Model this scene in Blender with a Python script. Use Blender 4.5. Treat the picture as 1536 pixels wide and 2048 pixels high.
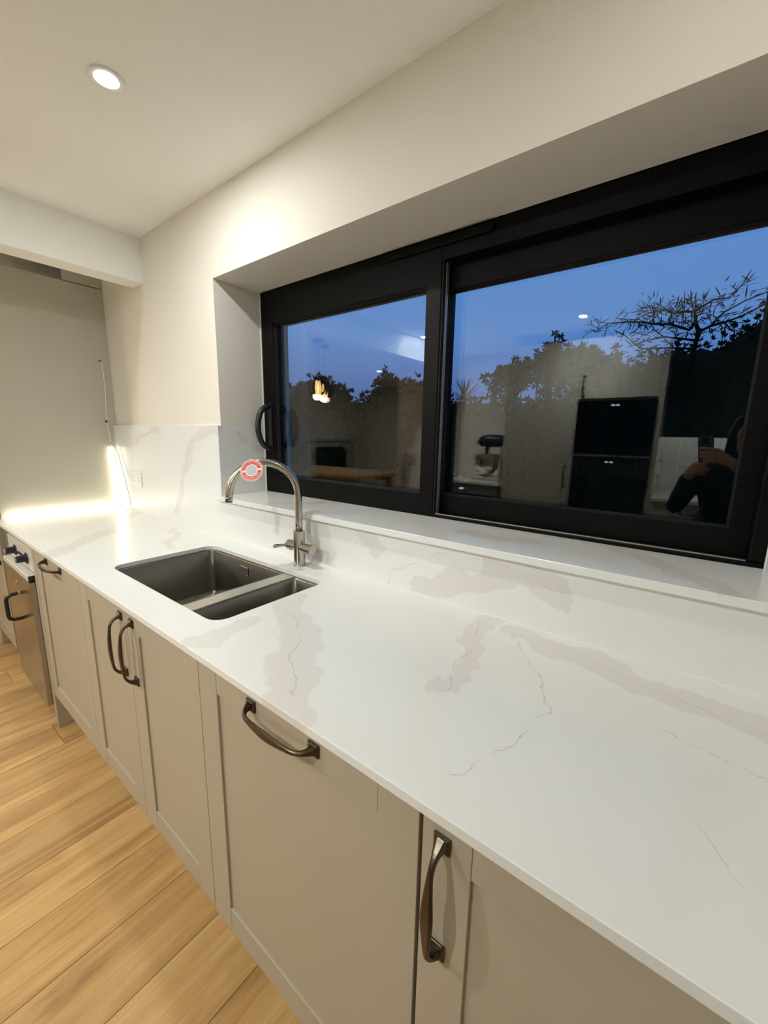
import bpy, bmesh, math, random
from mathutils import Vector, Matrix, noise as mnoise

random.seed(7)
scene = bpy.context.scene
for o in list(bpy.data.objects):
    bpy.data.objects.remove(o, do_unlink=True)

# ------------------------------------------------------------------ camera
CAM = Vector((0.2405, -0.9780, 1.3782))
RIGHT = Vector((0.78897115, 0.61416411, 0.01808228))
DOWN = Vector((0.1288624, -0.13662178, -0.98220618))
FWD = Vector((-0.60076535, 0.77726246, -0.1869333))
cd = bpy.data.cameras.new('camera')
cd.sensor_fit = 'VERTICAL'
cd.sensor_height = 36.0
cd.lens = 812.5749 * 36.0 / 2048.0
cd.clip_start = 0.02
cd.clip_end = 200
cam = bpy.data.objects.new('camera', cd)
scene.collection.objects.link(cam)
mw = Matrix.Identity(4)
for i, a in enumerate((RIGHT, -DOWN, -FWD)):
    for j in range(3):
        mw[j][i] = a[j]
mw.translation = CAM
cam.matrix_world = mw
scene.camera = cam

# ------------------------------------------------------------------ world (dusk sky) and exposure
world = bpy.data.worlds.new('dusk_sky')
scene.world = world
world.use_nodes = True
wn = world.node_tree.nodes
wl = world.node_tree.links
wn.clear()
w_out = wn.new('ShaderNodeOutputWorld')
w_bg = wn.new('ShaderNodeBackground')
w_tc = wn.new('ShaderNodeTexCoord')
w_sep = wn.new('ShaderNodeSeparateXYZ')
w_ramp = wn.new('ShaderNodeValToRGB')
w_ramp.color_ramp.elements[0].position = 0.0
w_ramp.color_ramp.elements[0].color = (0.075, 0.110, 0.250, 1)
w_ramp.color_ramp.elements[1].position = 1.0
w_ramp.color_ramp.elements[1].color = (0.045, 0.16, 0.42, 1)
for p, c in ((0.10, (0.076, 0.140, 0.345, 1)), (0.22, (0.078, 0.205, 0.50, 1)), (0.45, (0.070, 0.225, 0.545, 1))):
    e = w_ramp.color_ramp.elements.new(p)
    e.color = c
wl.new(w_tc.outputs['Generated'], w_sep.inputs[0])
wl.new(w_sep.outputs['Z'], w_ramp.inputs[0])
wl.new(w_ramp.outputs[0], w_bg.inputs['Color'])
wl.new(w_bg.outputs[0], w_out.inputs['Surface'])
w_bg.inputs['Strength'].default_value = 0.83

scene.view_settings.view_transform = 'Standard'
scene.view_settings.look = 'None'
scene.view_settings.gamma = 1.0
scene.view_settings.use_curve_mapping = False
scene.view_settings.exposure = 0.50
try:
    scene.cycles.use_denoising = True
    scene.cycles.max_bounces = 9
    scene.cycles.diffuse_bounces = 4
    scene.cycles.glossy_bounces = 4
    scene.cycles.use_adaptive_sampling = True
    scene.cycles.adaptive_threshold = 0.08
    scene.cycles.adaptive_min_samples = 16
    scene.cycles.caustics_reflective = False
    scene.cycles.caustics_refractive = False
    scene.cycles.sample_clamp_indirect = 6.0
except Exception:
    pass

LAMP = (0.97, 1.0, 0.985)          # warm white downlights
LED = (1.0, 0.93, 0.74)
P_DOWN = 15.0

# ------------------------------------------------------------------ key dimensions (metres)
H = 0.91            # worktop top
T = 0.0167          # worktop thickness
D = 0.5897          # worktop depth
CEIL = 2.3026
YW = 0.015          # window wall face
YF = 0.2415         # window frame face
XO0, XO1 = -1.436, 0.384   # window opening
ZS = 1.0963         # sill top
ZO = 1.995          # opening head
XEND = -2.60        # far end panel

# ------------------------------------------------------------------ helpers
def link(o):
    scene.collection.objects.link(o)
    return o

def _pinv(p):
    if p is None:
        return Matrix.Identity(4)
    if p.parent is None:
        return Matrix.Translation(p.location).inverted()
    return Matrix.Identity(4)

def obj(name, bm, mat, parent=None, smooth=False, bevel=0.0, seg=2):
    me = bpy.data.meshes.new(name)
    bmesh.ops.recalc_face_normals(bm, faces=bm.faces[:])
    bm.to_mesh(me)
    bm.free()
    if smooth:
        for p in me.polygons:
            p.use_smooth = True
    o = bpy.data.objects.new(name, me)
    link(o)
    if mat is not None:
        for m in (mat if isinstance(mat, (list, tuple)) else [mat]):
            me.materials.append(m)
    if parent is not None:
        o.parent = parent
        o.matrix_parent_inverse = _pinv(parent)
    if bevel:
        b = o.modifiers.new('bevel', 'BEVEL')
        b.width = bevel
        b.segments = seg
        b.limit_method = 'ANGLE'
        b.angle_limit = math.radians(40)
    return o

def thing(name, loc, label, cat, group=None):
    o = bpy.data.objects.new(name, None)
    o.empty_display_size = 0.05
    o.location = loc
    link(o)
    return tag(o, label, cat, group)

def tag(o, label, cat, group=None):
    o['label'] = label
    o['category'] = cat
    if group:
        o['group'] = group
    return o

def struct(o, label=None):
    o['kind'] = 'structure'
    if label:
        o['label'] = label
    return o

def copy_tree(o, parent=None, delta=None):
    c = o.copy()
    link(c)
    c.parent = parent
    if delta is not None:
        c.location = o.location + Vector(delta)
    for ch in list(o.children):
        copy_tree(ch, c)
    return c

def box(bm, x0, x1, y0, y1, z0, z1):
    v = [bm.verts.new(p) for p in ((x0, y0, z0), (x1, y0, z0), (x1, y1, z0), (x0, y1, z0),
                                   (x0, y0, z1), (x1, y0, z1), (x1, y1, z1), (x0, y1, z1))]
    for f in ((0, 3, 2, 1), (4, 5, 6, 7), (0, 1, 5, 4), (1, 2, 6, 5), (2, 3, 7, 6), (3, 0, 4, 7)):
        bm.faces.new([v[i] for i in f])
    return v

def B(*bs):
    bm = bmesh.new()
    for b in bs:
        box(bm, *b)
    return bm

def rings(bm, rr, cap0=True, cap1=True, close=True):
    vs = [[bm.verts.new(p) for p in r] for r in rr]
    n = len(vs[0])
    for a, b in zip(vs[:-1], vs[1:]):
        for i in range(n if close else n - 1):
            j = (i + 1) % n
            bm.faces.new((a[i], a[j], b[j], b[i]))
    if cap0:
        bm.faces.new(vs[0][::-1])
    if cap1:
        bm.faces.new(vs[-1])
    return vs

def frame_from(t, ref=Vector((0, 0, 1))):
    t = t.normalized()
    if abs(t.dot(ref)) > 0.98:
        ref = Vector((1, 0, 0)) if abs(t.x) < 0.9 else Vector((0, 1, 0))
    u = ref.cross(t).normalized()
    return u, t.cross(u).normalized()

def tube(bm, pts, rad, n=12, cap=True, flat=1.0, ref=None):
    pts = [Vector(p) for p in pts]
    if not isinstance(rad, (list, tuple)):
        rad = [rad] * len(pts)
    rr = []
    u = None
    for i, p in enumerate(pts):
        t = (pts[min(i + 1, len(pts) - 1)] - pts[max(i - 1, 0)]).normalized()
        if u is None:
            u, v = frame_from(t, ref or Vector((0, 0, 1)))
        else:
            u = (u - t * u.dot(t)).normalized()
            v = t.cross(u).normalized()
        rr.append([p + (u * math.cos(a) + v * math.sin(a) * flat) * rad[i]
                   for a in [2 * math.pi * k / n for k in range(n)]])
    rings(bm, rr, cap, cap)

def lathe(bm, c, prof, axis='Z', n=32, cap0=True, cap1=True):
    """prof: list of (radius, offset along axis)."""
    c = Vector(c)
    rr = []
    for r, h in prof:
        ring = []
        for k in range(n):
            a = 2 * math.pi * k / n
            ca, sa = r * math.cos(a), r * math.sin(a)
            ring.append(c + Vector({'Z': (ca, sa, h), 'X': (h, ca, sa), 'Y': (sa, h, ca)}[axis]))
        rr.append(ring)
    rings(bm, rr, cap0, cap1)

def rrect(x0, x1, y0, y1, r, n=6):
    out = []
    for cx, cy, a0 in ((x1 - r, y1 - r, 0), (x0 + r, y1 - r, 90), (x0 + r, y0 + r, 180), (x1 - r, y0 + r, 270)):
        for k in range(n + 1):
            a = math.radians(a0 + 90 * k / n)
            out.append((cx + r * math.cos(a), cy + r * math.sin(a)))
    return out

def slab_poly(bm, outer, holes, z0, z1):
    """Horizontal slab from an outline with holes."""
    def fill(z):
        edges = []
        for loop in [outer] + holes:
            vs = [bm.verts.new((x, y, z)) for x, y in loop]
            for i in range(len(vs)):
                edges.append(bm.edges.new((vs[i], vs[(i + 1) % len(vs)])))
        bmesh.ops.triangle_fill(bm, use_beauty=True, use_dissolve=False, edges=edges)
        return edges
    e0 = fill(z0)
    e1 = fill(z1)
    for a, b in zip(e0, e1):
        bm.faces.new((a.verts[0], a.verts[1], b.verts[1], b.verts[0]))

# ------------------------------------------------------------------ materials
def nodes_of(m):
    m.use_nodes = True
    nt = m.node_tree
    return nt, nt.nodes, nt.links, nt.nodes['Principled BSDF']

def simple(name, col, rough=0.5, metal=0.0, spec=0.5, bump=0.0, bscale=200.0, var=0.0, vscale=4.0, aniso=0.0):
    m = bpy.data.materials.new(name)
    nt, N, L, bs = nodes_of(m)
    bs.inputs['Base Color'].default_value = (*col, 1)
    bs.inputs['Roughness'].default_value = rough
    bs.inputs['Metallic'].default_value = metal
    bs.inputs['Specular IOR Level'].default_value = spec
    tc = N.new('ShaderNodeTexCoord')
    if bump:
        no = N.new('ShaderNodeTexNoise')
        no.inputs['Scale'].default_value = bscale
        no.inputs['Detail'].default_value = 3
        L.new(tc.outputs['Object'], no.inputs['Vector'])
        bp = N.new('ShaderNodeBump')
        bp.inputs['Strength'].default_value = bump
        bp.inputs['Distance'].default_value = 0.002
        L.new(no.outputs['Fac'], bp.inputs['Height'])
        L.new(bp.outputs[0], bs.inputs['Normal'])
    if var:
        no = N.new('ShaderNodeTexNoise')
        no.inputs['Scale'].default_value = vscale
        no.inputs['Detail'].default_value = 4
        L.new(tc.outputs['Object'], no.inputs['Vector'])
        mx = N.new('ShaderNodeMix')
        mx.data_type = 'RGBA'
        mx.inputs[6].default_value = (*[c * (1 - var) for c in col], 1)
        mx.inputs[7].default_value = (*[min(1, c * (1 + var)) for c in col], 1)
        L.new(no.outputs['Fac'], mx.inputs[0])
        L.new(mx.outputs[2], bs.inputs['Base Color'])
    if aniso:
        bs.inputs['Anisotropic'].default_value = aniso
    return m

def emissive(name, col, strength):
    m = bpy.data.materials.new(name)
    nt, N, L, bs = nodes_of(m)
    bs.inputs['Base Color'].default_value = (0.8, 0.8, 0.8, 1)
    bs.inputs['Emission Color'].default_value = (*col, 1)
    bs.inputs['Emission Strength'].default_value = strength
    return m

def glass_mat(name, ior=1.45, col=(1, 1, 1), rough=0.0):
    m = bpy.data.materials.new(name)
    m.use_nodes = True
    nt = m.node_tree
    nt.nodes.clear()
    out = nt.nodes.new('ShaderNodeOutputMaterial')
    g = nt.nodes.new('ShaderNodeBsdfGlass')
    g.inputs['IOR'].default_value = ior
    g.inputs['Color'].default_value = (*col, 1)
    g.inputs['Roughness'].default_value = rough
    nt.links.new(g.outputs[0], out.inputs['Surface'])
    return m

def marble(name, segs, plane=(1.0, 1.0, 0.0), wid=0.95, rough=0.18):
    """White quartz with soft beige cloudy veins and hairline cracks; segs in metres."""
    m = bpy.data.materials.new(name)
    nt, N, L, bs = nodes_of(m)
    bs.inputs['Roughness'].default_value = rough
    bs.inputs['Specular IOR Level'].default_value = 0.5
    tc = N.new('ShaderNodeTexCoord')
    P = tc.outputs['Object']
    def vm(op, a, b=None, s=None):
        n = N.new('ShaderNodeVectorMath')
        n.operation = op
        for i, x in enumerate((a, b)):
            if x is None:
                continue
            if isinstance(x, (tuple, Vector)):
                n.inputs[i].default_value = tuple(x)
            else:
                L.new(x, n.inputs[i])
        if s is not None:
            if isinstance(s, float):
                n.inputs['Scale'].default_value = s
            else:
                L.new(s, n.inputs['Scale'])
        return n
    def warp(scale, amp, detail, off):
        no = N.new('ShaderNodeTexNoise')
        no.inputs['Scale'].default_value = scale
        no.inputs['Detail'].default_value = detail
        sh = vm('ADD', P, off)
        L.new(sh.outputs[0], no.inputs['Vector'])
        ce = vm('SUBTRACT', no.outputs['Color'], (0.5, 0.5, 0.5))
        return vm('MULTIPLY', ce.outputs[0], tuple(amp * p for p in plane)).outputs[0]
    w1 = warp(7.0, 0.16, 5.0, (3.1, 1.7, 0.3))
    w2 = warp(30.0, 0.020, 3.0, (0.4, 5.1, 2.0))
    Pa = vm('ADD', vm('ADD', P, w1).outputs[0], w2).outputs[0]
    w3 = warp(9.0, 0.075, 4.0, (7.0, 2.0, 1.0))
    Pb = vm('ADD', vm('ADD', P, w3).outputs[0], w2).outputs[0]
    def dist(Q, a, b):
        a, b = Vector(a), Vector(b)
        d = b - a
        r = vm('SUBTRACT', Q, tuple(a))
        dt = vm('DOT_PRODUCT', r.outputs[0], tuple(d / d.length_squared))
        cl = N.new('ShaderNodeClamp')
        L.new(dt.outputs['Value'], cl.inputs[0])
        pr = vm('SCALE', tuple(d), s=cl.outputs[0])
        return vm('LENGTH', vm('SUBTRACT', r.outputs[0], pr.outputs[0]).outputs[0]).outputs['Value']
    def mr(val, a, b):
        n = N.new('ShaderNodeMapRange')
        n.interpolation_type = 'SMOOTHSTEP'
        L.new(val, n.inputs['Value'])
        n.inputs['From Min'].default_value = a
        n.inputs['From Max'].default_value = b
        n.inputs['To Min'].default_value = 1.0
        n.inputs['To Max'].default_value = 0.0
        return n.outputs['Result']
    def mx(vals):
        cur = vals[0]
        for v in vals[1:]:
            n = N.new('ShaderNodeMath')
            n.operation = 'MAXIMUM'
            L.new(cur, n.inputs[0])
            L.new(v, n.inputs[1])
            cur = n.outputs[0]
        return cur
    band = [mr(dist(Pa, a, b), w * wid * 0.86, w * wid) for a, b, w, c in segs if w > 0]
    crack = [mr(dist(Pb, a, b), c * 0.2, c * 0.75) for a, b, w, c in segs if c > 0]
    band = mx(band)
    crack = mx(crack)
    # crack strength broken up by noise
    no = N.new('ShaderNodeTexNoise')
    no.inputs['Scale'].default_value = 14.0
    L.new(P, no.inputs['Vector'])
    bk = mr(no.outputs['Fac'], 0.52, 0.64)
    mul = N.new('ShaderNodeMath')
    mul.operation = 'MULTIPLY'
    L.new(crack, mul.inputs[0])
    L.new(bk, mul.inputs[1])
    base = N.new('ShaderNodeMix')
    base.data_type = 'RGBA'
    no2 = N.new('ShaderNodeTexNoise')
    no2.inputs['Scale'].default_value = 2.5
    no2.inputs['Detail'].default_value = 5
    L.new(P, no2.inputs['Vector'])
    base.inputs[6].default_value = (0.745, 0.75, 0.725, 1)
    base.inputs[7].default_value = (0.79, 0.79, 0.775, 1)
    L.new(no2.outputs['Fac'], base.inputs[0])
    m1 = N.new('ShaderNodeMix')
    m1.data_type = 'RGBA'
    fac = N.new('ShaderNodeMath')
    fac.operation = 'MULTIPLY'
    fac.inputs[1].default_value = 0.55
    L.new(band, fac.inputs[0])
    L.new(fac.outputs[0], m1.inputs[0])
    L.new(base.outputs[2], m1.inputs[6])
    m1.inputs[7].default_value = (0.66, 0.615, 0.57, 1)
    m2 = N.new('ShaderNodeMix')
    m2.data_type = 'RGBA'
    f2 = N.new('ShaderNodeMath')
    f2.operation = 'MULTIPLY'
    f2.inputs[1].default_value = 0.36
    L.new(mul.outputs[0], f2.inputs[0])
    L.new(f2.outputs[0], m2.inputs[0])
    L.new(m1.outputs[2], m2.inputs[6])
    m2.inputs[7].default_value = (0.33, 0.30, 0.26, 1)
    L.new(m2.outputs[2], bs.inputs['Base Color'])
    return m

def oak(name, c0, c1, c2, rough=0.42):
    m = bpy.data.materials.new(name)
    nt, N, L, bs = nodes_of(m)
    bs.inputs['Roughness'].default_value = rough
    tc = N.new('ShaderNodeTexCoord')
    oi = N.new('ShaderNodeObjectInfo')
    mp = N.new('ShaderNodeMapping')
    mp.inputs['Scale'].default_value = (9.0, 0.9, 4.0)
    cmb = N.new('ShaderNodeCombineXYZ')
    mu = N.new('ShaderNodeMath')
    mu.operation = 'MULTIPLY'
    mu.inputs[1].default_value = 37.0
    L.new(oi.outputs['Random'], mu.inputs[0])
    L.new(mu.outputs[0], cmb.inputs[0])
    L.new(mu.outputs[0], cmb.inputs[1])
    ad = N.new('ShaderNodeVectorMath')
    L.new(tc.outputs['Object'], ad.inputs[0])
    L.new(cmb.outputs[0], ad.inputs[1])
    L.new(ad.outputs[0], mp.inputs['Vector'])
    n1 = N.new('ShaderNodeTexNoise')
    n1.inputs['Scale'].default_value = 1.3
    n1.inputs['Detail'].default_value = 8
    n1.inputs['Roughness'].default_value = 0.62
    n1.inputs['Distortion'].default_value = 1.4
    L.new(mp.outputs[0], n1.inputs['Vector'])
    cr = N.new('ShaderNodeValToRGB')
    cr.color_ramp.elements[0].position = 0.28
    cr.color_ramp.elements[0].color = (*c0, 1)
    cr.color_ramp.elements[1].position = 0.72
    cr.color_ramp.elements[1].color = (*c2, 1)
    e = cr.color_ramp.elements.new(0.5)
    e.color = (*c1, 1)
    L.new(n1.outputs['Fac'], cr.inputs[0])
    # fine grain streaks
    mp2 = N.new('ShaderNodeMapping')
    mp2.inputs['Scale'].default_value = (140.0, 4.0, 40.0)
    L.new(ad.outputs[0], mp2.inputs['Vector'])
    n2 = N.new('ShaderNodeTexNoise')
    n2.inputs['Scale'].default_value = 1.0
    n2.inputs['Detail'].default_value = 3
    L.new(mp2.outputs[0], n2.inputs['Vector'])
    hs = N.new('ShaderNodeHueSaturation')
    mrn = N.new('ShaderNodeMapRange')
    mrn.inputs['To Min'].default_value = 0.88
    mrn.inputs['To Max'].default_value = 1.12
    L.new(oi.outputs['Random'], mrn.inputs['Value'])
    L.new(mrn.outputs[0], hs.inputs['Value'])
    mrg = N.new('ShaderNodeMapRange')
    mrg.inputs['From Min'].default_value = 0.3
    mrg.inputs['From Max'].default_value = 0.7
    mrg.inputs['To Min'].default_value = 0.90
    mrg.inputs['To Max'].default_value = 1.06
    L.new(n2.outputs['Fac'], mrg.inputs['Value'])
    gm = N.new('ShaderNodeVectorMath')
    gm.operation = 'SCALE'
    L.new(cr.outputs[0], gm.inputs[0])
    L.new(mrg.outputs[0], gm.inputs['Scale'])
    # knots
    mp3 = N.new('ShaderNodeMapping')
    mp3.inputs['Scale'].default_value = (7.5, 3.6, 1.0)
    L.new(ad.outputs[0], mp3.inputs['Vector'])
    vo = N.new('ShaderNodeTexVoronoi')
    vo.inputs['Scale'].default_value = 1.0
    L.new(mp3.outputs[0], vo.inputs['Vector'])
    kn = N.new('ShaderNodeMapRange')
    kn.interpolation_type = 'SMOOTHSTEP'
    kn.inputs['From Min'].default_value = 0.025
    kn.inputs['From Max'].default_value = 0.085
    kn.inputs['To Min'].default_value = 0.75
    kn.inputs['To Max'].default_value = 0.0
    L.new(vo.outputs['Distance'], kn.inputs['Value'])
    sel = N.new('ShaderNodeMath')
    sel.operation = 'GREATER_THAN'
    sel.inputs[1].default_value = 0.62
    sx = N.new('ShaderNodeSeparateColor')
    L.new(vo.outputs['Color'], sx.inputs[0])
    L.new(sx.outputs[0], sel.inputs[0])
    km = N.new('ShaderNodeMath')
    km.operation = 'MULTIPLY'
    L.new(kn.outputs[0], km.inputs[0])
    L.new(sel.outputs[0], km.inputs[1])
    mk = N.new('ShaderNodeMix')
    mk.data_type = 'RGBA'
    L.new(km.outputs[0], mk.inputs[0])
    L.new(gm.outputs[0], mk.inputs[6])
    mk.inputs[7].default_value = (0.07, 0.035, 0.012, 1)
    L.new(mk.outputs[2], hs.inputs['Color'])
    L.new(hs.outputs[0], bs.inputs['Base Color'])
    bp = N.new('ShaderNodeBump')
    bp.inputs['Strength'].default_value = 0.12
    bp.inputs['Distance'].default_value = 0.001
    L.new(n2.outputs['Fac'], bp.inputs['Height'])
    L.new(bp.outputs[0], bs.inputs['Normal'])
    return m

def brushed(name, col, rough, axis_scale, amp=0.12, metal=1.0):
    m = bpy.data.materials.new(name)
    nt, N, L, bs = nodes_of(m)
    bs.inputs['Base Color'].default_value = (*col, 1)
    bs.inputs['Metallic'].default_value = metal
    tc = N.new('ShaderNodeTexCoord')
    mp = N.new('ShaderNodeMapping')
    mp.inputs['Scale'].default_value = axis_scale
    L.new(tc.outputs['Object'], mp.inputs['Vector'])
    no = N.new('ShaderNodeTexNoise')
    no.inputs['Scale'].default_value = 1.0
    no.inputs['Detail'].default_value = 3
    L.new(mp.outputs[0], no.inputs['Vector'])
    mr = N.new('ShaderNodeMapRange')
    mr.inputs['To Min'].default_value = max(0.02, rough - amp)
    mr.inputs['To Max'].default_value = rough + amp
    L.new(no.outputs['Fac'], mr.inputs['Value'])
    L.new(mr.outputs[0], bs.inputs['Roughness'])
    return m

M_wall = simple('wall_paint', (0.765, 0.725, 0.655), 0.85, bump=0.10, bscale=260, var=0.012, vscale=3)
M_ceil = simple('ceiling_paint', (0.92, 0.925, 0.89), 0.9, bump=0.06, bscale=240)
M_dine = simple('dining_wall_paint', (0.60, 0.60, 0.54), 0.9, bump=0.05, bscale=200)
M_cab = simple('cabinet_paint', (0.405, 0.352, 0.268), 0.42, bump=0.03, bscale=420, var=0.015, vscale=9)
M_cab2 = simple('tall_unit_paint', (0.42, 0.41, 0.35), 0.5, bump=0.03, bscale=400)
M_board = simple('board_paint', (0.47, 0.44, 0.365), 0.7, bump=0.04, bscale=300, var=0.03, vscale=2)
M_plinth = simple('plinth_paint', (0.42, 0.38, 0.31), 0.55)
M_darkcab = simple('dark_cabinet_paint', (0.016, 0.024, 0.020), 0.5)
M_frame = simple('black_window_coating', (0.0034, 0.0034, 0.0034), 0.42, spec=0.10, bump=0.04, bscale=900)
M_gasket = simple('black_gasket', (0.006, 0.006, 0.006), 0.6, spec=0.3)
M_track = simple('anodised_track', (0.50, 0.47, 0.44), 0.35, metal=0.8)
M_seal = simple('white_sealant', (0.82, 0.80, 0.74), 0.4)
M_glass = glass_mat('window_glass', 1.39)
M_tap = brushed('brushed_tap_steel', (0.52, 0.48, 0.42), 0.19, (30, 30, 400), 0.04)
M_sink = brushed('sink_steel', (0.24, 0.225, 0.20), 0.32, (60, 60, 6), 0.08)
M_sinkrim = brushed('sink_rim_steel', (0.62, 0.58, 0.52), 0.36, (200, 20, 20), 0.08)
M_steel = simple('appliance_steel', (0.42, 0.39, 0.35), 0.27, metal=1.0)
M_chrome = simple('chrome', (0.75, 0.73, 0.70), 0.12, metal=1.0)
M_satin = simple('satin_lever_metal', (0.80, 0.72, 0.66), 0.4, metal=0.6)
M_panel = simple('pale_panel_painted_sheen', (0.70, 0.68, 0.60), 0.38, metal=0.35)  # paler than the appliance steel: LED reflection put into the colour
M_bronze = simple('aged_bronze', (0.105, 0.085, 0.060), 0.34, metal=1.0, var=0.25, vscale=60)
M_black = simple('black_plastic', (0.010, 0.010, 0.011), 0.38)
M_knob = simple('navy_black_knob', (0.012, 0.013, 0.028), 0.35)
M_white = simple('white_plastic', (0.80, 0.78, 0.73), 0.35)
M_hole = simple('socket_slot', (0.05, 0.05, 0.05), 0.6)
M_cable = simple('grey_cable', (0.34, 0.32, 0.28), 0.5)
M_red = simple('red_print', (0.60, 0.050, 0.036), 0.55)
M_pink = simple('pale_pink_print', (0.74, 0.36, 0.31), 0.55)
M_tagw = simple('tag_card', (0.84, 0.80, 0.77), 0.55)
M_tagg = simple('tag_grey_print', (0.50, 0.50, 0.49), 0.55, var=0.25, vscale=160)
M_oak = oak('oak_plank', (0.29, 0.15, 0.048), (0.485, 0.285, 0.105), (0.585, 0.38, 0.16))
M_subfloor = simple('subfloor', (0.10, 0.06, 0.03), 0.8)
M_tabletop = oak('oak_table_top', (0.34, 0.22, 0.10), (0.46, 0.31, 0.15), (0.55, 0.39, 0.21))
M_ovenglass = simple('oven_black_glass', (0.004, 0.004, 0.005), 0.08, spec=0.5)
M_greyapp = simple('grey_appliance', (0.23, 0.26, 0.30), 0.35, metal=0.6)
M_led = emissive('led_strip_glow', LED, 19.0)
M_led3 = emissive('loose_led_strip_glow', LED, 11.0)
M_led2 = emissive('cool_led_strip_glow', (0.93, 1.0, 0.88), 110.0)
M_led4 = emissive('niche_led_strip_glow', (1.0, 0.97, 0.85), 140.0)
M_lens = emissive('downlight_lens_glow', (1.0, 0.96, 0.88), 30.0)
M_bulb = emissive('filament_bulb_glow', (1.0, 0.66, 0.25), 45.0)
M_display = emissive('oven_display_glow', (0.8, 0.85, 1.0), 3.0)
M_smoke = glass_mat('pendant_glass', 1.45, (0.95, 0.92, 0.87))
M_phone = simple('phone_back', (0.06, 0.06, 0.06), 0.35)
M_lensblack = simple('phone_lens_glass', (0.003, 0.003, 0.004), 0.05)
M_skin = simple('skin', (0.46, 0.27, 0.19), 0.5, var=0.06, vscale=30)
M_hoodie = simple('black_hoodie_fabric', (0.010, 0.011, 0.013), 0.9, bump=0.3, bscale=500)
M_jeans = simple('dark_trouser_fabric', (0.014, 0.015, 0.02), 0.9, bump=0.2, bscale=500)
M_hair = simple('dark_hair', (0.012, 0.009, 0.007), 0.55, bump=0.4, bscale=300)
M_eye = simple('eye_white', (0.7, 0.68, 0.64), 0.2)
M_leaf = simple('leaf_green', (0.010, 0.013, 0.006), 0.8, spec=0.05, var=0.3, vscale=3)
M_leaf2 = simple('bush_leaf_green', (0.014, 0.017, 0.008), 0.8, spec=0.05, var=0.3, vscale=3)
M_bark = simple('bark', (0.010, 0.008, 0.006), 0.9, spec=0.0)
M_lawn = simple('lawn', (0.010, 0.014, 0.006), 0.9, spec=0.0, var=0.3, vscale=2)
M_brick = simple('outer_wall_render', (0.4, 0.38, 0.34), 0.9)
M_firebox = simple('firebox_black', (0.008, 0.008, 0.008), 0.9)  # near-black plate filling the fireplace opening
M_surround = simple('fireplace_surround_paint', (0.34, 0.36, 0.34), 0.6)
M_mixer = simple('mixer_enamel', (0.50, 0.48, 0.43), 0.25)

# vein segments: start, end, cloud half-width, crack half-width
WZ = H
V_top = [
    ((-0.64, -0.27, WZ), (-0.45, -0.40, WZ), 0.050, 0.0030),
    ((-0.45, -0.40, WZ), (-0.25, -0.60, WZ), 0.062, 0.0030),
    ((-0.62, -0.43, WZ), (-0.58, -0.56, WZ), 0.036, 0.0016),
    ((-0.15, 0.0, WZ), (-0.12, -0.20, WZ), 0.030, 0.0022),
    ((-0.12, -0.20, WZ), (-0.085, -0.36, WZ), 0.024, 0.0022),
    ((-0.07, -0.05, WZ), (0.12, -0.08, WZ), 0.040, 0.0016),
    ((0.12, -0.08, WZ), (0.55, -0.17, WZ), 0.048, 0.0018),
    ((-0.07, -0.07, WZ), (0.10, -0.29, WZ), 0.0, 0.0022),
    ((0.10, -0.29, WZ), (0.02, -0.53, WZ), 0.0, 0.0024),
    ((0.25, -0.22, WZ), (0.75, -0.36, WZ), 0.0, 0.0018),
    ((-1.62, -0.62, WZ), (-1.95, -0.25, WZ), 0.045, 0.0018),
    ((-1.95, -0.25, WZ), (-2.3, -0.05, WZ), 0.035, 0.0016),
    ((-1.45, -0.25, WZ), (-1.75, -0.08, WZ), 0.025, 0.0012),
    ((0.30, -0.40, WZ), (0.46, -0.62, WZ), 0.0, 0.0016),
]
V_spl = [
    ((-1.43, 0.0, 1.385), (-1.66, 0.0, 1.345), 0.034, 0.0018),
    ((-1.66, 0.0, 1.345), (-1.76, 0.0, 1.19), 0.030, 0.0018),
    ((-1.76, 0.0, 1.19), (-1.88, 0.0, 0.97), 0.026, 0.0018),
    ((-2.02, 0.0, 1.40), (-2.30, 0.0, 1.30), 0.016, 0.0016),
    ((-0.86, 0.0, 1.10), (-0.74, 0.0, 0.90), 0.050, 0.0016),
    ((-0.62, 0.0, 1.09), (-0.54, 0.0, 1.03), 0.030, 0.0),
    ((-0.26, 0.0, 1.075), (-0.45, 0.0, 0.985), 0.0, 0.0026),
    ((-0.45, 0.0, 0.985), (-0.52, 0.0, 0.90), 0.0, 0.0022),
    ((-0.36, 0.0, 0.92), (-0.10, 0.0, 1.04), 0.038, 0.0),
    ((-0.16, 0.0, 1.06), (0.02, 0.0, 1.02), 0.030, 0.0016),
    ((-1.45, 0.05, 1.36), (-1.45, 0.22, 1.30), 0.020, 0.0014),
]
V_sill = [
    ((-1.0, 0.20, ZS), (-1.12, 0.0, ZS), 0.030, 0.0012),
    ((-0.30, 0.10, ZS), (-0.12, 0.13, ZS), 0.030, 0.0012),
    ((-0.20, 0.08, ZS), (-0.19, -0.03, ZS - 0.02), 0.0, 0.0018),
    ((0.10, 0.22, ZS), (0.30, 0.0, ZS), 0.026, 0.0012),
    ((-0.86, 0.02, ZS), (-0.86, -0.03, ZS - 0.02), 0.030, 0.0),
]
M_top = marble('quartz_worktop', V_top)
M_spl = marble('quartz_splashback', V_spl, (1.0, 0.0, 1.0), rough=0.36)
M_sill = marble('quartz_sill', V_sill)

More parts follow.
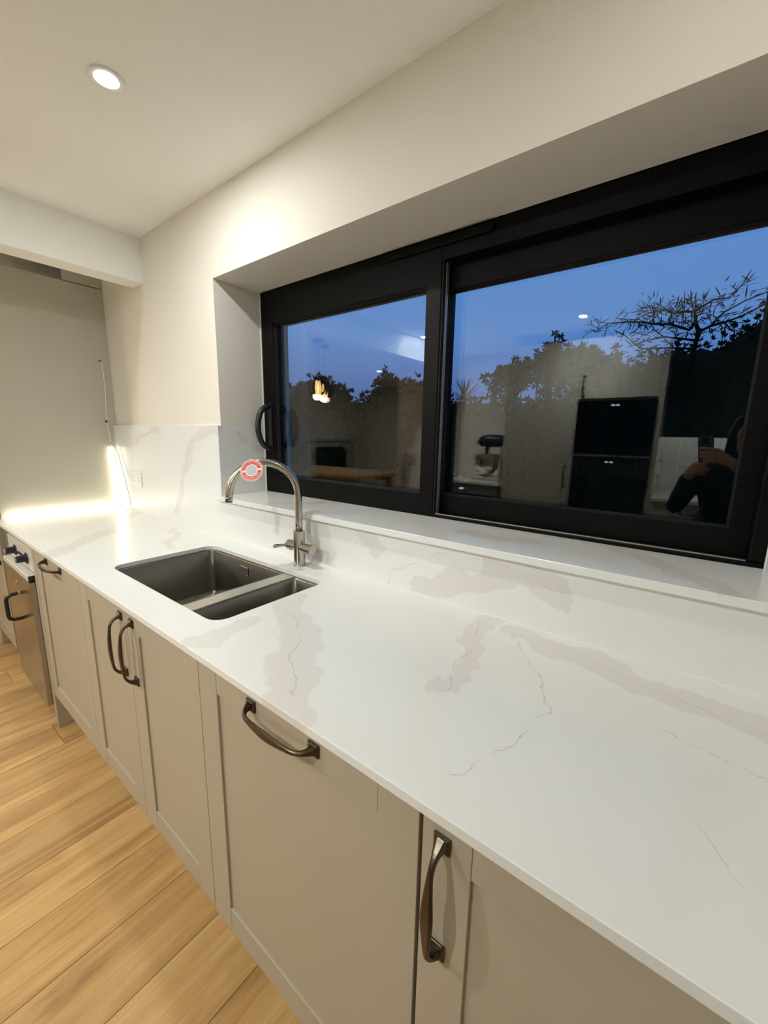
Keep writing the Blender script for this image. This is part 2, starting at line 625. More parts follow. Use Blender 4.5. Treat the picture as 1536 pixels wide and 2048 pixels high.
# ================================================================== STRUCTURE
# floor base and planks
floor = struct(obj('floor', B((-5.5, 1.75, -5.0, YW, -0.06, -0.0145)), M_subfloor))
plank_meshes = {}
def plank(x0, x1, y0, y1):
    g = 0.0007
    w, l = round(x1 - x0 - 2 * g, 4), round(y1 - y0 - 2 * g, 4)
    key = (w, l)
    if key not in plank_meshes:
        bm = bmesh.new()
        c = 0.0007
        hw, hl = w / 2, l / 2
        r0 = [(-hw, -hl, -0.014), (hw, -hl, -0.014), (hw, hl, -0.014), (-hw, hl, -0.014)]
        r1 = [(p[0], p[1], -c) for p in r0]
        r2 = [(-hw + c, -hl + c, 0), (hw - c, -hl + c, 0), (hw - c, hl - c, 0), (-hw + c, hl - c, 0)]
        rings(bm, [r0, r1, r2])
        bmesh.ops.recalc_face_normals(bm, faces=bm.faces[:])
        me = bpy.data.meshes.new('plank')
        bm.to_mesh(me)
        bm.free()
        me.materials.append(M_oak)
        plank_meshes[key] = me
    o = bpy.data.objects.new('plank', plank_meshes[key])
    link(o)
    o.parent = floor
    o.location = ((x0 + x1) / 2, (y0 + y1) / 2, 0)
PW = 0.1895
k0 = -25
for k in range(k0, 14):
    xa = -0.8900 + PW * k
    xb = xa + PW
    if xb < -5.5 or xa > 1.75:
        continue
    xa, xb = max(xa, -5.499), min(xb, 1.749)
    offs = [0.0, 0.9, 1.5, 0.45, 1.25][k % 5]
    ye = YW - 0.005
    cuts = [ye]
    y = -0.585 if k == -6 else (-1.75 - offs if -8 < k < 5 else -0.62 - offs)
    while y > -4.9:
        cuts.append(y)
        y -= 2.05
    ylim = -4.999 if xa < -2.66 else -2.969
    for a, b in zip(cuts, cuts[1:] + [-9]):
        b = max(b, ylim)
        if a - b > 0.05:
            plank(xa, xb, b, a)
        if b == ylim:
            break

# ceiling, walls, beam
struct(obj('ceiling', B((-5.6, 1.85, -5.1, 0.40, CEIL, CEIL + 0.12)), M_ceil))
bm = B((-5.6, XO0, YW, 0.40, -0.06, CEIL), (XO1, 1.85, YW, 0.40, -0.06, CEIL),
       (XO0, XO1, YW, 0.40, ZO, CEIL), (XO0, XO1, YW, 0.40, -0.06, ZS - 0.02))
struct(obj('wall_front', bm, M_wall))
struct(obj('wall_right', B((1.75, 1.85, -3.07, YW, -0.06, CEIL)), M_wall))
struct(obj('wall_back', B((-2.10, 1.75, -3.07, -2.97, -0.06, CEIL)), M_wall))
struct(obj('wall_pier', B((-2.65, -2.10, -5.1, -2.45, -0.06, CEIL)), M_wall))
struct(obj('wall_rear', B((-5.6, -2.65, -5.1, -5.0, -0.06, CEIL)), M_dine))
struct(obj('wall_left', B((-5.6, -5.5, -5.0, YW, -0.06, CEIL)), M_dine))
struct(obj('trim_1', B((-2.191, -2.073, -2.45, YW, 2.0984, CEIL)), M_ceil), 'white boxed ceiling beam crossing the room')
struct(obj('baseboard_left', B((-5.5, -5.485, -5.0, -3.40, 0, 0.12), (-5.5, -5.485, -2.30, YW, 0, 0.12)), M_ceil, bevel=0.003))
struct(obj('baseboard_rear', B((-5.485, -2.65, -5.0, -4.985, 0, 0.12)), M_ceil, bevel=0.003))
struct(obj('baseboard_pier', B((-2.665, -2.65, -4.985, -2.435, 0, 0.12), (-2.665, -2.105, -2.45, -2.435, 0, 0.12)), M_ceil, bevel=0.003))

# ------------------------------------------------------------------ window
ZB, ZT = ZS, 1.9965
XL, XR = -1.4325, 0.3815
win = bpy.data.objects.new('window_1', None)
win.location = ((XL + XR) / 2, YF, ZS)
link(win)
struct(win, 'wide black-framed sliding window above the worktop')
GX0, GX1, GZ0, GZ1 = -1.352, -0.543, 1.174, 1.858       # left pane daylight opening
MX = -0.489                                              # right edge of left sash
# outer frame: head, right jamb, sill track
obj('frame_head', B((MX, XR, YF, 0.37, 1.923, ZT)), M_frame, win, bevel=0.002)
obj('frame_jamb', B((0.352, XR, YF, 0.37, ZB + 0.012, 1.923)), M_frame, win, bevel=0.004)
obj('frame_sill', B((MX, XR, YF - 0.001, 0.37, ZB, ZB + 0.010)), M_frame, win, bevel=0.002)
obj('frame_jamb', B((XL, XL + 0.004, YF + 0.012, 0.37, ZB, ZT)), M_frame, win)
obj('frame_back', B((XL + 0.004, MX, 0.345, 0.37, ZB, GZ0 - 0.02), (XL + 0.004, MX, 0.345, 0.37, GZ1 + 0.02, ZT)), M_frame, win)
# left sash
s1 = bpy.data.objects.new('sash', None)
s1 = obj('sash', B((XL, GX0, YF, YF + 0.05, ZB + 0.001, ZT), (GX1, MX, YF, YF + 0.05, ZB + 0.001, ZT),
                   (GX0, GX1, YF, YF + 0.05, GZ1, ZT), (GX0, GX1, YF, YF + 0.05, ZB + 0.001, GZ0)), M_frame, win)
def bead(x0, x1, z0, z1, y0, y1, w, par):
    bm = bmesh.new()
    o = [(x0, y0, z0), (x1, y0, z0), (x1, y0, z1), (x0, y0, z1)]
    i = [(x0 + w, y1, z0 + w), (x1 - w, y1, z0 + w), (x1 - w, y1, z1 - w), (x0 + w, y1, z1 - w)]
    b = [(p[0], y1 + 0.004, p[2]) for p in i]
    rings(bm, [o, i, b], False, False)
    return obj('glazing_bead', bm, M_gasket, par)
bead(GX0, GX1, GZ0, GZ1, YF + 0.004, YF + 0.020, 0.007, s1)
def pane(x0, x1, z0, z1, y, par):
    obj('glass_pane', B((x0, x1, y, y + 0.004, z0, z1)), M_glass, par)
    obj('glass_pane', B((x0, x1, y + 0.020, y + 0.024, z0, z1)), M_glass, par)
pane(GX0 - 0.004, GX1 + 0.004, GZ0 - 0.004, GZ1 + 0.004, YF + 0.024, s1)
# interlock and aluminium strip
obj('interlock', B((MX - 0.004, MX + 0.006, YF + 0.004, YF + 0.050, ZB + 0.012, 1.923)), M_gasket, win)
obj('track_strip', B((MX + 0.0062, MX + 0.0095, YF + 0.020, YF + 0.032, ZB + 0.0105, 1.921)), M_track, win)
obj('track_strip', B((MX + 0.010, 0.350, YF + 0.006, YF + 0.012, ZB + 0.0101, ZB + 0.013)), M_track, win)
# right sash, set back
RY = YF + 0.052
RX0, RX1, RZ0, RZ1 = -0.488, 0.3125, 1.171, 1.850
s2 = obj('sash', B((-0.545, RX0, RY, RY + 0.05, ZB + 0.0105, 1.9225), (RX1, 0.3515, RY, RY + 0.05, ZB + 0.0105, 1.9225),
                   (RX0, RX1, RY, RY + 0.05, RZ1, 1.9225), (RX0, RX1, RY, RY + 0.05, ZB + 0.0105, RZ0)), M_frame, win)
bead(RX0, RX1, RZ0, RZ1, RY + 0.004, RY + 0.014, 0.005, s2)
pane(RX0 - 0.004, RX1 + 0.004, RZ0 - 0.004, RZ1 + 0.004, RY + 0.016, s2)
# trickle vent
bm = bmesh.new()
pr = rrect(-0.722, -0.316, 1.9615, 1.9835, 0.008, 4)
rings(bm, [[(x, YF, z) for x, z in pr], [(x, YF - 0.012, z) for x, z in pr],
           [(x * 0.994 - 0.0031, YF - 0.016, 1.9725 + (z - 1.9725) * 0.72) for x, z in pr]])
obj('trickle_vent', bm, M_frame, win)
# bow handle on the left sash
bm = bmesh.new()
hx = -1.3885
pts = []
for k in range(17):
    a = math.pi * k / 16
    pts.append((hx, YF + 0.004 - 0.074 * math.sin(a) ** 0.8, 1.402 + 0.098 * math.cos(a)))
tube(bm, pts, [0.0125 if 1 < k < 15 else 0.0135 for k in range(17)], 12)
hd = obj('bow_handle', bm, M_black, win, smooth=True)
obj('handle_plate', B((hx - 0.014, hx + 0.014, YF - 0.006, YF + 0.001, 1.29, 1.515)), M_black, win, bevel=0.004)
# white sealant line
q = 0.004
obj('sealant', B((XO0, XL, YF - 0.004, YF + 0.02, ZS, ZO), (XL, XR, YF - 0.004, YF + 0.02, ZT - 0.001, ZO),
                 (XR, XO1, YF - 0.004, YF + 0.02, ZS, ZO)), M_seal, win)
# outer sill board so the opening is closed under the frame
obj('frame_packer', B((XO0, XO1, 0.30, 0.40, ZS - 0.02, ZS - 0.0002)), M_frame, win)

# ------------------------------------------------------------------ stone: worktop, splashback, sill, lining
SX0, SX1, SY0, SY1 = -1.338, -0.664, -0.488, -0.110
bm = bmesh.new()
hole = rrect(SX0, SX1, SY0, SY1, 0.042, 7)
slab_poly(bm, [(XEND, -D), (1.748, -D), (1.748, -0.0002), (XEND, -0.0002)], [hole], H - T, H)
worktop = tag(obj('worktop', bm, M_top, bevel=0.0013), 'long white veined quartz worktop with an undermount sink cut-out', 'worktop')

bm = bmesh.new()
z0, zl, zh = H + 0.0003, ZS - 0.0202, 1.405
outl = [(XEND, z0), (1.748, z0), (1.748, zh), (XO1 + 0.012, zh), (XO1 + 0.012, zl), (XO0 - 0.012, zl), (XO0 - 0.012, zh), (XEND, zh)]
va = [bm.verts.new((x, 0.0, z)) for x, z in outl]
vb = [bm.verts.new((x, YW - 0.0002, z)) for x, z in outl]
bm.faces.new(va)
bm.faces.new(vb[::-1])
for i in range(len(outl)):
    j = (i + 1) % len(outl)
    bm.faces.new((va[i], va[j], vb[j], vb[i]))
tag(obj('splashback', bm, M_spl, bevel=0.0008), 'white veined quartz splashback running along the wall behind the tap', 'splashback')
tag(obj('window_sill', B((XO0 - 0.010, XO1 + 0.010, -0.020, YF - 0.0002, ZS - 0.02, ZS)), M_sill, bevel=0.0015),
    'white quartz window ledge projecting over the splashback', 'window sill')
tag(obj('reveal_lining', B((XO0 - 0.0115, XO0 + 0.0005, 0.0, YF - 0.004, ZS + 0.0002, 1.405)), M_spl, bevel=0.0008),
    'grey-shaded quartz panel lining the left window reveal, behind the black handle', 'stone panel')
tag(obj('reveal_lining', B((XO1 - 0.0005, XO1 + 0.0115, 0.0, YF - 0.004, ZS + 0.0002, 1.405)), M_spl, bevel=0.0008),
    'quartz panel lining the right window reveal at the frame edge', 'stone panel')
# bright silicone joint worktop / splashback
tag(obj('silicone_joint', B((XEND + 0.02, 1.74, -0.0045, -0.0004, H + 0.0001, H + 0.0040)), M_seal),
    'thin glossy white silicone line between worktop and splashback', 'sealant')

# ================================================================== BASE CABINETS
def handle(par, cx, cz, yf, s, vertical, L=0.205, mat=None):
    bm = bmesh.new()
    hl = L / 2
    path = [(-hl + .012, .003, .021, .020), (-hl + .014, .010, .016, .013), (-hl + .020, .020, .010, .0085), (-hl + .032, .0285, .0088, .0072),
            (-hl + .046, .032, .0105, .0068), (-hl * .26, .0347, .0160, .0076), (0, .0355, .0195, .0084)]
    path = path + [(-u, v, w, t) for u, v, w, t in path[-2::-1]]
    fine = []
    for i in range(len(path) - 1):
        a, b, c, d = (Vector(path[max(0, min(len(path) - 1, i + k))]) for k in (-1, 0, 1, 2))
        for k in range(3):
            f_ = k / 3
            fine.append(tuple(0.5 * (2 * b + (c - a) * f_ + (2 * a - 5 * b + 4 * c - d) * f_ ** 2 + (3 * b - a - 3 * c + d) * f_ ** 3)))
    path = fine + [path[-1]]
    def P(u, v, w):
        if vertical:
            return (cx + w, yf + s * v, cz + u)
        return (cx + u, yf + s * v, cz + w)
    rr = []
    for i, (u, v, w, t) in enumerate(path):
        a, b = path[max(i - 1, 0)], path[min(i + 1, len(path) - 1)]
        du, dv = b[0] - a[0], b[1] - a[1]
        l = math.hypot(du, dv)
        nu, nv = -dv / l, du / l
        hw, ht = w / 2, t / 2
        c = 0.35
        ring = []
        for (sw, st) in ((1, c), (c + .2, 1), (-c - .2, 1), (-1, c), (-1, -c), (-c - .2, -1), (c + .2, -1), (1, -c)):
            ring.append(P(u + nu * ht * st, v + nv * ht * st, sw * hw))
        rr.append(ring)
    rings(bm, rr)
    for sg in (-1, 1):
        u0, u1 = sg * hl, sg * (hl - .026)
        lo, hi = min(u0, u1), max(u0, u1)
        r0 = [P(lo, 0, -.0125), P(hi, 0, -.0125), P(hi, 0, .0125), P(lo, 0, .0125)]
        r1 = [P(lo, .0035, -.0125), P(hi, .0035, -.0125), P(hi, .0035, .0125), P(lo, .0035, .0125)]
        r2 = [P(lo + .004, .006, -.009), P(hi - .004, .006, -.009), P(hi - .004, .006, .009), P(lo + .004, .006, .009)]
        rings(bm, [r0, r1, r2])
    return obj('handle', bm, mat or M_bronze, par, bevel=0.0008, seg=1)

def door(par, x0, x1, z0, z1, yf, s, mat, hpos=None, hvert=False, stile=0.0735, rail=0.070, hlen=0.205, name='door'):
    """Shaker front: recessed centre panel with its own stiles and rails. s=-1 faces -y."""
    def Y(a, b):
        p, q = yf - s * a, yf - s * b
        return (min(p, q), max(p, q))
    j = 0.0003
    d = obj(name, B((x0 + stile - .004, x1 - stile + .004, *Y(.0058, .0125), z0 + rail - .004, z1 - rail + .004)), mat, par)
    for xa, xb in ((x0, x0 + stile), (x1 - stile, x1)):
        obj('stile', B((xa, xb, *Y(0, .020), z0, z1)), mat, d, bevel=0.0012)
    for za, zb in ((z0, z0 + rail), (z1 - rail, z1)):
        obj('rail', B((x0 + stile + j, x1 - stile - j, *Y(0.0004, .020), za, zb)), mat, d, bevel=0.0012)
    if hpos:
        handle(d, hpos[0], hpos[1], yf, s, hvert, hlen)
    return d

YD = -D + 0.02          # door front plane
Z0, Z1 = 0.176, 0.8875
def carcass(par, x0, x1, ztop=H - T - 0.0005):
    obj('carcass', B((x0, x0 + .018, YD + .0215, -.03, .15, ztop), (x1 - .018, x1, YD + .0215, -.03, .15, ztop),
                     (x0 + .018, x1 - .018, YD + .0215, -.03, .15, .168), (x0 + .018, x1 - .018, -.038, -.03, .168, ztop),
                     (x0 + .018, x1 - .018, YD + .0215, YD + .06, ztop - .018, ztop)), M_cab, par)
    obj('plinth', B((x0, x1, -.50, -.484, 0.0005, .15)), M_plinth, par)

c1 = thing('base_cabinet', (-1.688, -0.30, 0), 'beige shaker base cabinet with horizontal bronze pull, next to the stainless appliance', 'cabinet')
carcass(c1, -1.972, -1.402)
door(c1, -1.972, -1.4015, Z0, Z1, YD, -1, M_cab, (-1.695, 0.8535))
c2 = thing('base_cabinet', (-1.0, -0.30, 0), 'beige shaker sink cabinet with two doors and paired upright bronze handles', 'cabinet')
carcass(c2, -1.400, -0.601, 0.60)
door(c2, -1.3995, -1.0010, Z0, Z1, YD, -1, M_cab, (-1.040, 0.757), True)
door(c2, -0.9990, -0.6010, Z0, Z1, YD, -1, M_cab, (-0.962, 0.757), True)
c3 = thing('base_cabinet', (-0.30, -0.30, 0), 'beige shaker front with a horizontal bronze pull, between the sink doors and the dark gap', 'cabinet')
carcass(c3, -0.599, -0.001)
door(c3, -0.5990, -0.0035, Z0 - 0.010, Z1, YD, -1, M_cab, (-0.305, 0.8530))
c4 = thing('base_cabinet', (0.30, -0.30, 0), 'nearest beige shaker cabinet with one upright bronze handle', 'cabinet')
carcass(c4, 0.003, 0.600)
door(c4, 0.0025, 0.5985, Z0, Z1, YD, -1, M_cab, (0.034, 0.757), True)
c5 = thing('base_cabinet', (0.90, -0.30, 0), 'beige shaker cabinet at the right-hand end of the run, beyond the nearest door', 'cabinet')
carcass(c5, 0.602, 1.20)
door(c5, 0.6015, 1.1985, Z0, Z1, YD, -1, M_cab, (1.16, 0.757), True)
# end panel standing on the floor, between cabinet and appliance
tag(obj('end_panel', B((-2.0125, -1.9745, YD - 0.001, -0.03, 0.0005, H - T - 0.0005)), M_cab, bevel=0.001),
    'narrow beige panel to the floor beside the stainless appliance', 'panel')

# ------------------------------------------------------------------ stainless appliance under the worktop
ap = thing('compact_dishwasher', (-2.27, -0.30, 0), 'stainless slimline appliance with two dark knobs and a black loop handle', 'appliance')
AX0, AX1 = -2.50, -2.018
obj('body', B((AX0, AX1, -0.545, -0.04, 0.105, 0.868)), M_steel, ap, bevel=0.002)
obj('kick_plate', B((AX0 + .01, AX1 - .01, -0.50, -0.06, 0.0006, 0.1045)), M_black, ap)
pan = obj('control_panel', B((AX0 + .004, AX1 - .001, -0.566, -0.5455, 0.747, 0.852)), M_panel, ap, bevel=0.002)
for kx, kz in ((-2.345, 0.795), (-2.135, 0.795)):
    bm = bmesh.new()
    lathe(bm, (kx, -0.5665, kz), [(0.026, 0.0), (0.026, -0.004), (0.017, -0.008), (0.0155, -0.036), (0.013, -0.038)], 'Y', 20)
    obj('knob', bm, M_knob, pan, smooth=False)
    bm = bmesh.new()
    lathe(bm, (kx, -0.6055, kz), [(0.0128, 0.0), (0.0128, -0.002)], 'Y', 20)
    obj('knob_cap', bm, M_chrome, pan)
for kx in (-2.275, -2.243, -2.212):
    bm = bmesh.new()
    lathe(bm, (kx, -0.5665, 0.795), [(0.0065, 0.0), (0.0055, -0.006)], 'Y', 12)
    obj('button', bm, M_black, pan)
lip = obj('door_lip', B((AX0, AX1 - .0035, -0.594, -0.5455, 0.7155, 0.7405)), M_panel, ap, bevel=0.002)
obj('end_cap', B((AX1 - .0034, AX1 + .0005, -0.592, -0.5465, 0.7165, 0.7395)), M_black, lip)
ad = obj('door', B((AX0, AX1, -0.5915, -0.5455, 0.103, 0.709)), M_steel, ap, bevel=0.003)
bm = bmesh.new()
hx = -2.262
tube(bm, [(hx, -0.5915, 0.602), (hx, -0.622, 0.600), (hx, -0.637, 0.592), (hx, -0.641, 0.575), (hx, -0.641, 0.50),
          (hx, -0.637, 0.484), (hx, -0.622, 0.476), (hx, -0.5915, 0.474)], 0.0085, 10)
obj('loop_handle', bm, M_black, ad, smooth=True)
for kz in (0.655, 0.602):
    bm = bmesh.new()
    lathe(bm, (hx, -0.5915, kz), [(0.011, 0.0), (0.011, -0.004), (0.006, -0.007)], 'Y', 14)
    obj('rosette', bm, M_chrome, ad)

# ------------------------------------------------------------------ tall unit at the far end
tu = thing('tall_unit', (-2.9, -0.28, 0), 'tall beige-grey housing whose plain side panel closes the far end of the worktop', 'cabinet')
obj('side_panel', B((XEND - 0.02, XEND, -0.562, YW - 0.0005, 0.0006, 2.163)), M_board, tu, bevel=0.001)
obj('side_panel', B((-3.22, -3.20, -0.562, YW - 0.0005, 0.0006, 2.163)), M_board, tu, bevel=0.001)
obj('back_panel', B((-3.20, XEND - 0.02, 0.0, YW - 0.0005, 0.0006, 2.163)), M_board, tu)
obj('top_panel', B((-3.20, XEND - 0.02, -0.545, 0.0, 2.13, 2.15)), M_board, tu)
obj('plinth', B((-3.20, XEND - 0.02, -0.50, -0.484, 0.0006, 0.15)), M_plinth, tu)
door(tu, -3.218, XEND - 0.003, Z0, 0.94, -0.583, -1, M_cab, (-2.655, 0.757), True)
door(tu, -3.218, XEND - 0.003, 0.944, 2.155, -0.583, -1, M_cab, (-2.655, 1.08), True)
tag(obj('infill_board', B((XEND - 0.02, XEND - 0.001, -0.170, YW - 0.0005, 2.168, CEIL - 0.0005)), M_board, bevel=0.001),
    'small pale filler board above the tall side panel under the ceiling', 'panel')
# cable outlets with black grommets
for i, (yy, zz, lb) in enumerate(((-0.034, 1.770, 'upper small black cable hole in the tall side panel'), (-0.036, 1.426, 'lower small black cable hole in the tall side panel'))):
    bm = bmesh.new()
    lathe(bm, (XEND + 0.0002, yy, zz), [(0.0065, 0.0), (0.0065, 0.0022), (0.0035, 0.0028)], 'X', 14)
    tag(obj('cable_grommet', bm, M_black), lb, 'grommet', 'cable holes in the side panel')

# ------------------------------------------------------------------ LED strips and cables in the far corner
led = thing('led_strip', (XEND + 0.01, -0.28, H), 'glowing LED strip along the foot of the tall side panel on the worktop', 'led strip')
obj('channel', B((XEND + 0.016, XEND + 0.026, -0.545, -0.040, H + 0.0003, H + 0.003)), M_white, led)
obj('diffuser', B((XEND + 0.017, XEND + 0.025, -0.543, -0.042, H + 0.0031, H + 0.0085)), M_led, led)
l2 = thing('led_strip', (XEND + 0.02, -0.02, H), 'loose glowing LED strip leaning upright in the far corner', 'led strip')
bm = bmesh.new()
tube(bm, [(-2.572, -0.020, 0.925), (-2.570, -0.018, 1.00), (-2.575, -0.022, 1.12), (-2.583, -0.028, 1.22), (-2.585, -0.030, 1.275)], 0.0055, 8, flat=0.45)
obj('diffuser', bm, M_led3, l2, smooth=True)
bm = bmesh.new()
tube(bm, [(-2.585, -0.030, 1.275), (-2.586, -0.031, 1.292)], 0.007, 8)
obj('end_cap', bm, M_white, l2, smooth=True)
def cable(pts, r, label, mat):
    bm = bmesh.new()
    P = [Vector(p) for p in pts]
    out = []
    for i in range(len(P) - 1):
        a, b, c, d = P[max(i - 1, 0)], P[i], P[i + 1], P[min(i + 2, len(P) - 1)]
        for k in range(6):
            t = k / 6
            out.append(0.5 * ((2 * b) + (c - a) * t + (2 * a - 5 * b + 4 * c - d) * t * t + (3 * b - a - 3 * c + d) * t ** 3))
    out.append(P[-1])
    tube(bm, out, r, 6)
    return tag(obj('cable', bm, mat, smooth=True), label, 'cable')
cable([(-2.5965, -0.034, 1.770), (-2.588, -0.030, 1.74), (-2.593, -0.026, 1.62), (-2.596, -0.030, 1.52), (-2.594, -0.033, 1.432)], 0.0022,
      'thin white wire between the two holes in the side panel', M_white)
cable([(-2.594, -0.037, 1.420), (-2.588, -0.034, 1.37), (-2.584, -0.030, 1.32), (-2.586, -0.031, 1.295)], 0.002,
      'short white wire from the lower hole to the leaning LED strip', M_white)
cable([(-2.585, -0.031, 1.300), (-2.55, -0.012, 1.26), (-2.50, -0.008, 1.13), (-2.455, -0.008, 1.02), (-2.43, -0.010, 0.965), (-2.425, -0.016, 0.935)], 0.0018,
      'thin grey wire curving from the LED strip down past the socket', M_cable)

# ------------------------------------------------------------------ double socket
so = thing('double_socket', (-2.328, 0.0, 1.058), 'white double wall socket on the splashback near the far corner', 'socket')
pl = obj('plate', B((-2.400, -2.258, -0.009, -0.0002, 1.0575, 1.1425)), M_white, so, bevel=0.003)
for cx in (-2.366, -2.292):
    obj('switch', B((cx - .014, cx - .004, -0.0115, -0.0088, 1.122, 1.136)), M_white, pl, bevel=0.001)
    obj('slot', B((cx + .003, cx + .008, -0.0094, -0.0088, 1.106, 1.117)), M_hole, pl)
    obj('slot', B((cx - .012, cx - .006, -0.0094, -0.0088, 1.090, 1.094)), M_hole, pl)
    obj('slot', B((cx + .014, cx + .020, -0.0094, -0.0088, 1.090, 1.094)), M_hole, pl)

# ================================================================== SINK
sk = thing('kitchen_sink', (-1.0, -0.30, H - 0.2), 'undermount stainless sink with one large and one small bowl', 'sink')
def bowl(x0, x1, y0, y1, depth, r, par):
    zt = H - T - 0.0006
    bm = bmesh.new()
    def loop(o, z, rr):
        return [(x, y, z) for x, y in rrect(x0 - o, x1 + o, y0 - o, y1 + o, max(rr + o, .004), 6)]
    inner = [loop(.020, zt, r), loop(0, zt, r), loop(-.003, zt - .004, r - .002), loop(-.006, zt - depth + .022, r - .004),
             loop(-.010, zt - depth + .008, r - .006), loop(-.022, zt - depth + .001, r * .75), loop(-.055 if x1 - x0 > .2 else -.045, zt - depth - .002, r * .6)]
    rings(bm, inner, False, True)
    outer = [loop(.020, zt - .0012, r), loop(.0015, zt - .0012, r), loop(-.004, zt - depth + .022, r - .004), loop(-.02, zt - depth - .004, r * .75)]
    rings(bm, outer, False, True)
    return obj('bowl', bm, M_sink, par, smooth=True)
b1 = bowl(SX0 + .004, -0.872, SY0 + .004, SY1 - .004, 0.195, 0.024, sk)
b2 = bowl(-0.808, SX1 - .004, SY0 + .004, SY1 - .004, 0.135, 0.024, sk)
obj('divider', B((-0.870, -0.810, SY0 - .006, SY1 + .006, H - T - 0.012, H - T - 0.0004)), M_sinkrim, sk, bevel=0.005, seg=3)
for (cx, cy, zb, pr) in ((-1.10, -0.30, H - T - .195 - .002, b1), (-0.738, -0.30, H - T - .135 - .002, b2)):
    bm = bmesh.new()
    lathe(bm, (cx, cy, zb), [(.045, 0), (.045, .0025), (.037, .003), (.033, .0008), (.012, .0015), (.010, .006), (.004, .007)], 'Z', 28)
    obj('waste', bm, M_chrome, pr, smooth=True)
ofz, ofx = 0.852, -1.102
ov = obj('overflow', B((ofx - .026, ofx + .026, SY1 - .0135, SY1 - .0095, ofz - .017, ofz + .017)), M_sinkrim, b1, bevel=0.0015)
obj('slot', B((ofx - .021, ofx + .021, SY1 - .0142, SY1 - .0132, ofz + .004, ofz + .012)), M_hole, b1)
obj('slot', B((ofx - .021, ofx + .021, SY1 - .0142, SY1 - .0132, ofz - .011, ofz - .003)), M_hole, b1)

# ================================================================== TAP
TX, TY = -0.857, -0.050
tp = thing('mixer_tap', (TX, TY, H), 'brushed steel swan-neck mixer tap standing behind the sink', 'tap')
bm = bmesh.new()
lathe(bm, (TX, TY, H), [(.0225, 0.0003), (.0225, .003), (.0205, .0045), (.0205, .126), (.0195, .1275), (.0135, .128)], 'Z', 32)
obj('body', bm, M_tap, tp, smooth=False)
bm = bmesh.new()
hd_ = Vector((-0.143, -0.182, 0)).normalized()
RA = 0.1135
sp = [Vector((TX, TY, H + .125)), Vector((TX, TY, H + .16)), Vector((TX, TY, H + .20)), Vector((TX, TY, H + .235))]
zc = H + 0.256
for k in range(0, 25):
    a = math.pi * (k / 24) * 0.985
    sp.append(Vector((TX, TY, zc)) + hd_ * (RA * (1 - math.cos(a))) + Vector((0, 0, RA * math.sin(a))))
e = sp[-1]
dr = (sp[-1] - sp[-2]).normalized()
sp.append(e + dr * 0.022)
tube(bm, sp, 0.0128, 20)
obj('spout', bm, M_tap, tp, smooth=True)
bm = bmesh.new()
tube(bm, [sp[-1], sp[-1] + dr * 0.004], 0.0118, 16)
obj('aerator', bm, M_black, tp)
zv = H + 0.068
lab = {-1: 'left valve', 1: 'right valve'}
for sg, xl in ((-1, 0.0585), (1, 0.070)):
    bm = bmesh.new()
    lathe(bm, (TX, TY, zv), [(.0165, sg * .012), (.0165, sg * .033), (.0156, sg * .0338), (.0156, sg * .0352), (.0190, sg * .036), (.0190, sg * (xl - .002)), (.0175, sg * xl)], 'X', 28)
    v = obj('valve', bm, M_tap, tp)
    if sg < 0:
        bm = bmesh.new()
        tube(bm, [(TX - .049, TY - .016, zv + .003), (TX - .051, TY - .032, zv + .004), (TX - .055, TY - .062, zv + .006), (TX - .056, TY - .069, zv + .006)],
             [.0052, .0052, .0070, .0055], 12)
        obj('lever', bm, M_tap, v, smooth=True)

# ------------------------------------------------------------------ paper tag on the spout
tg_c = Vector((-0.921, -0.190, 1.2555))
to_cam = (CAM - tg_c).normalized()
nrm = (to_cam + Vector((-0.28, -0.18, 0.30))).normalized()
ux = Vector((0, 0, 1)).cross(nrm).normalized()
uy = nrm.cross(ux).normalized()
rot = math.radians(11)
ux, uy = ux * math.cos(rot) + uy * math.sin(rot), uy * math.cos(rot) - ux * math.sin(rot)
def tpnt(a, b, d=0.0):
    return tg_c + ux * a + uy * b + nrm * d
tgt = thing('swing_tag', tg_c, 'round red and white paper tag hanging on the tap spout', 'tag')
TR = 0.0375
def disc(r0, r1, a0, a1, d0, d1, n=48):
    bm = bmesh.new()
    A = [a0 + (a1 - a0) * k / n for k in range(n + 1)]
    def pt(r, a, d):
        return tpnt(r * math.cos(a), r * math.sin(a), d)
    rr = [[pt(r1, a, d0), pt(r1, a, d1), pt(r0, a, d1), pt(r0, a, d0)] for a in A]
    full = abs(a1 - a0 - 2 * math.pi) < 1e-4
    rings(bm, rr, not full, not full)
    if full:
        bmesh.ops.remove_doubles(bm, verts=bm.verts[:], dist=1e-6)
    return bm
bm = bmesh.new()
rings(bm, [[tpnt(TR * math.cos(2 * math.pi * k / 64), TR * math.sin(2 * math.pi * k / 64), d) for k in range(64)] for d in (-.0006, 0)])
card = obj('card', bm, M_tagw, tgt)
obj('edge_ring', disc(TR * .915, TR * .96, 0, 2 * math.pi, .00002, .00012), M_red, card)
obj('edge_ring', disc(TR * .83, TR * .895, 0, 2 * math.pi, .00002, .00012), M_pink, card)
obj('red_band', disc(TR * .55, TR * .83, math.radians(8), math.radians(172), .00004, .00018), M_red, card)
obj('red_band', disc(TR * .55, TR * .83, math.radians(188), math.radians(352), .00004, .00018), M_red, card)
obj('centre_disc', disc(TR * .004, TR * .47, 0, 2 * math.pi, .00002, .00012), M_tagg, card)
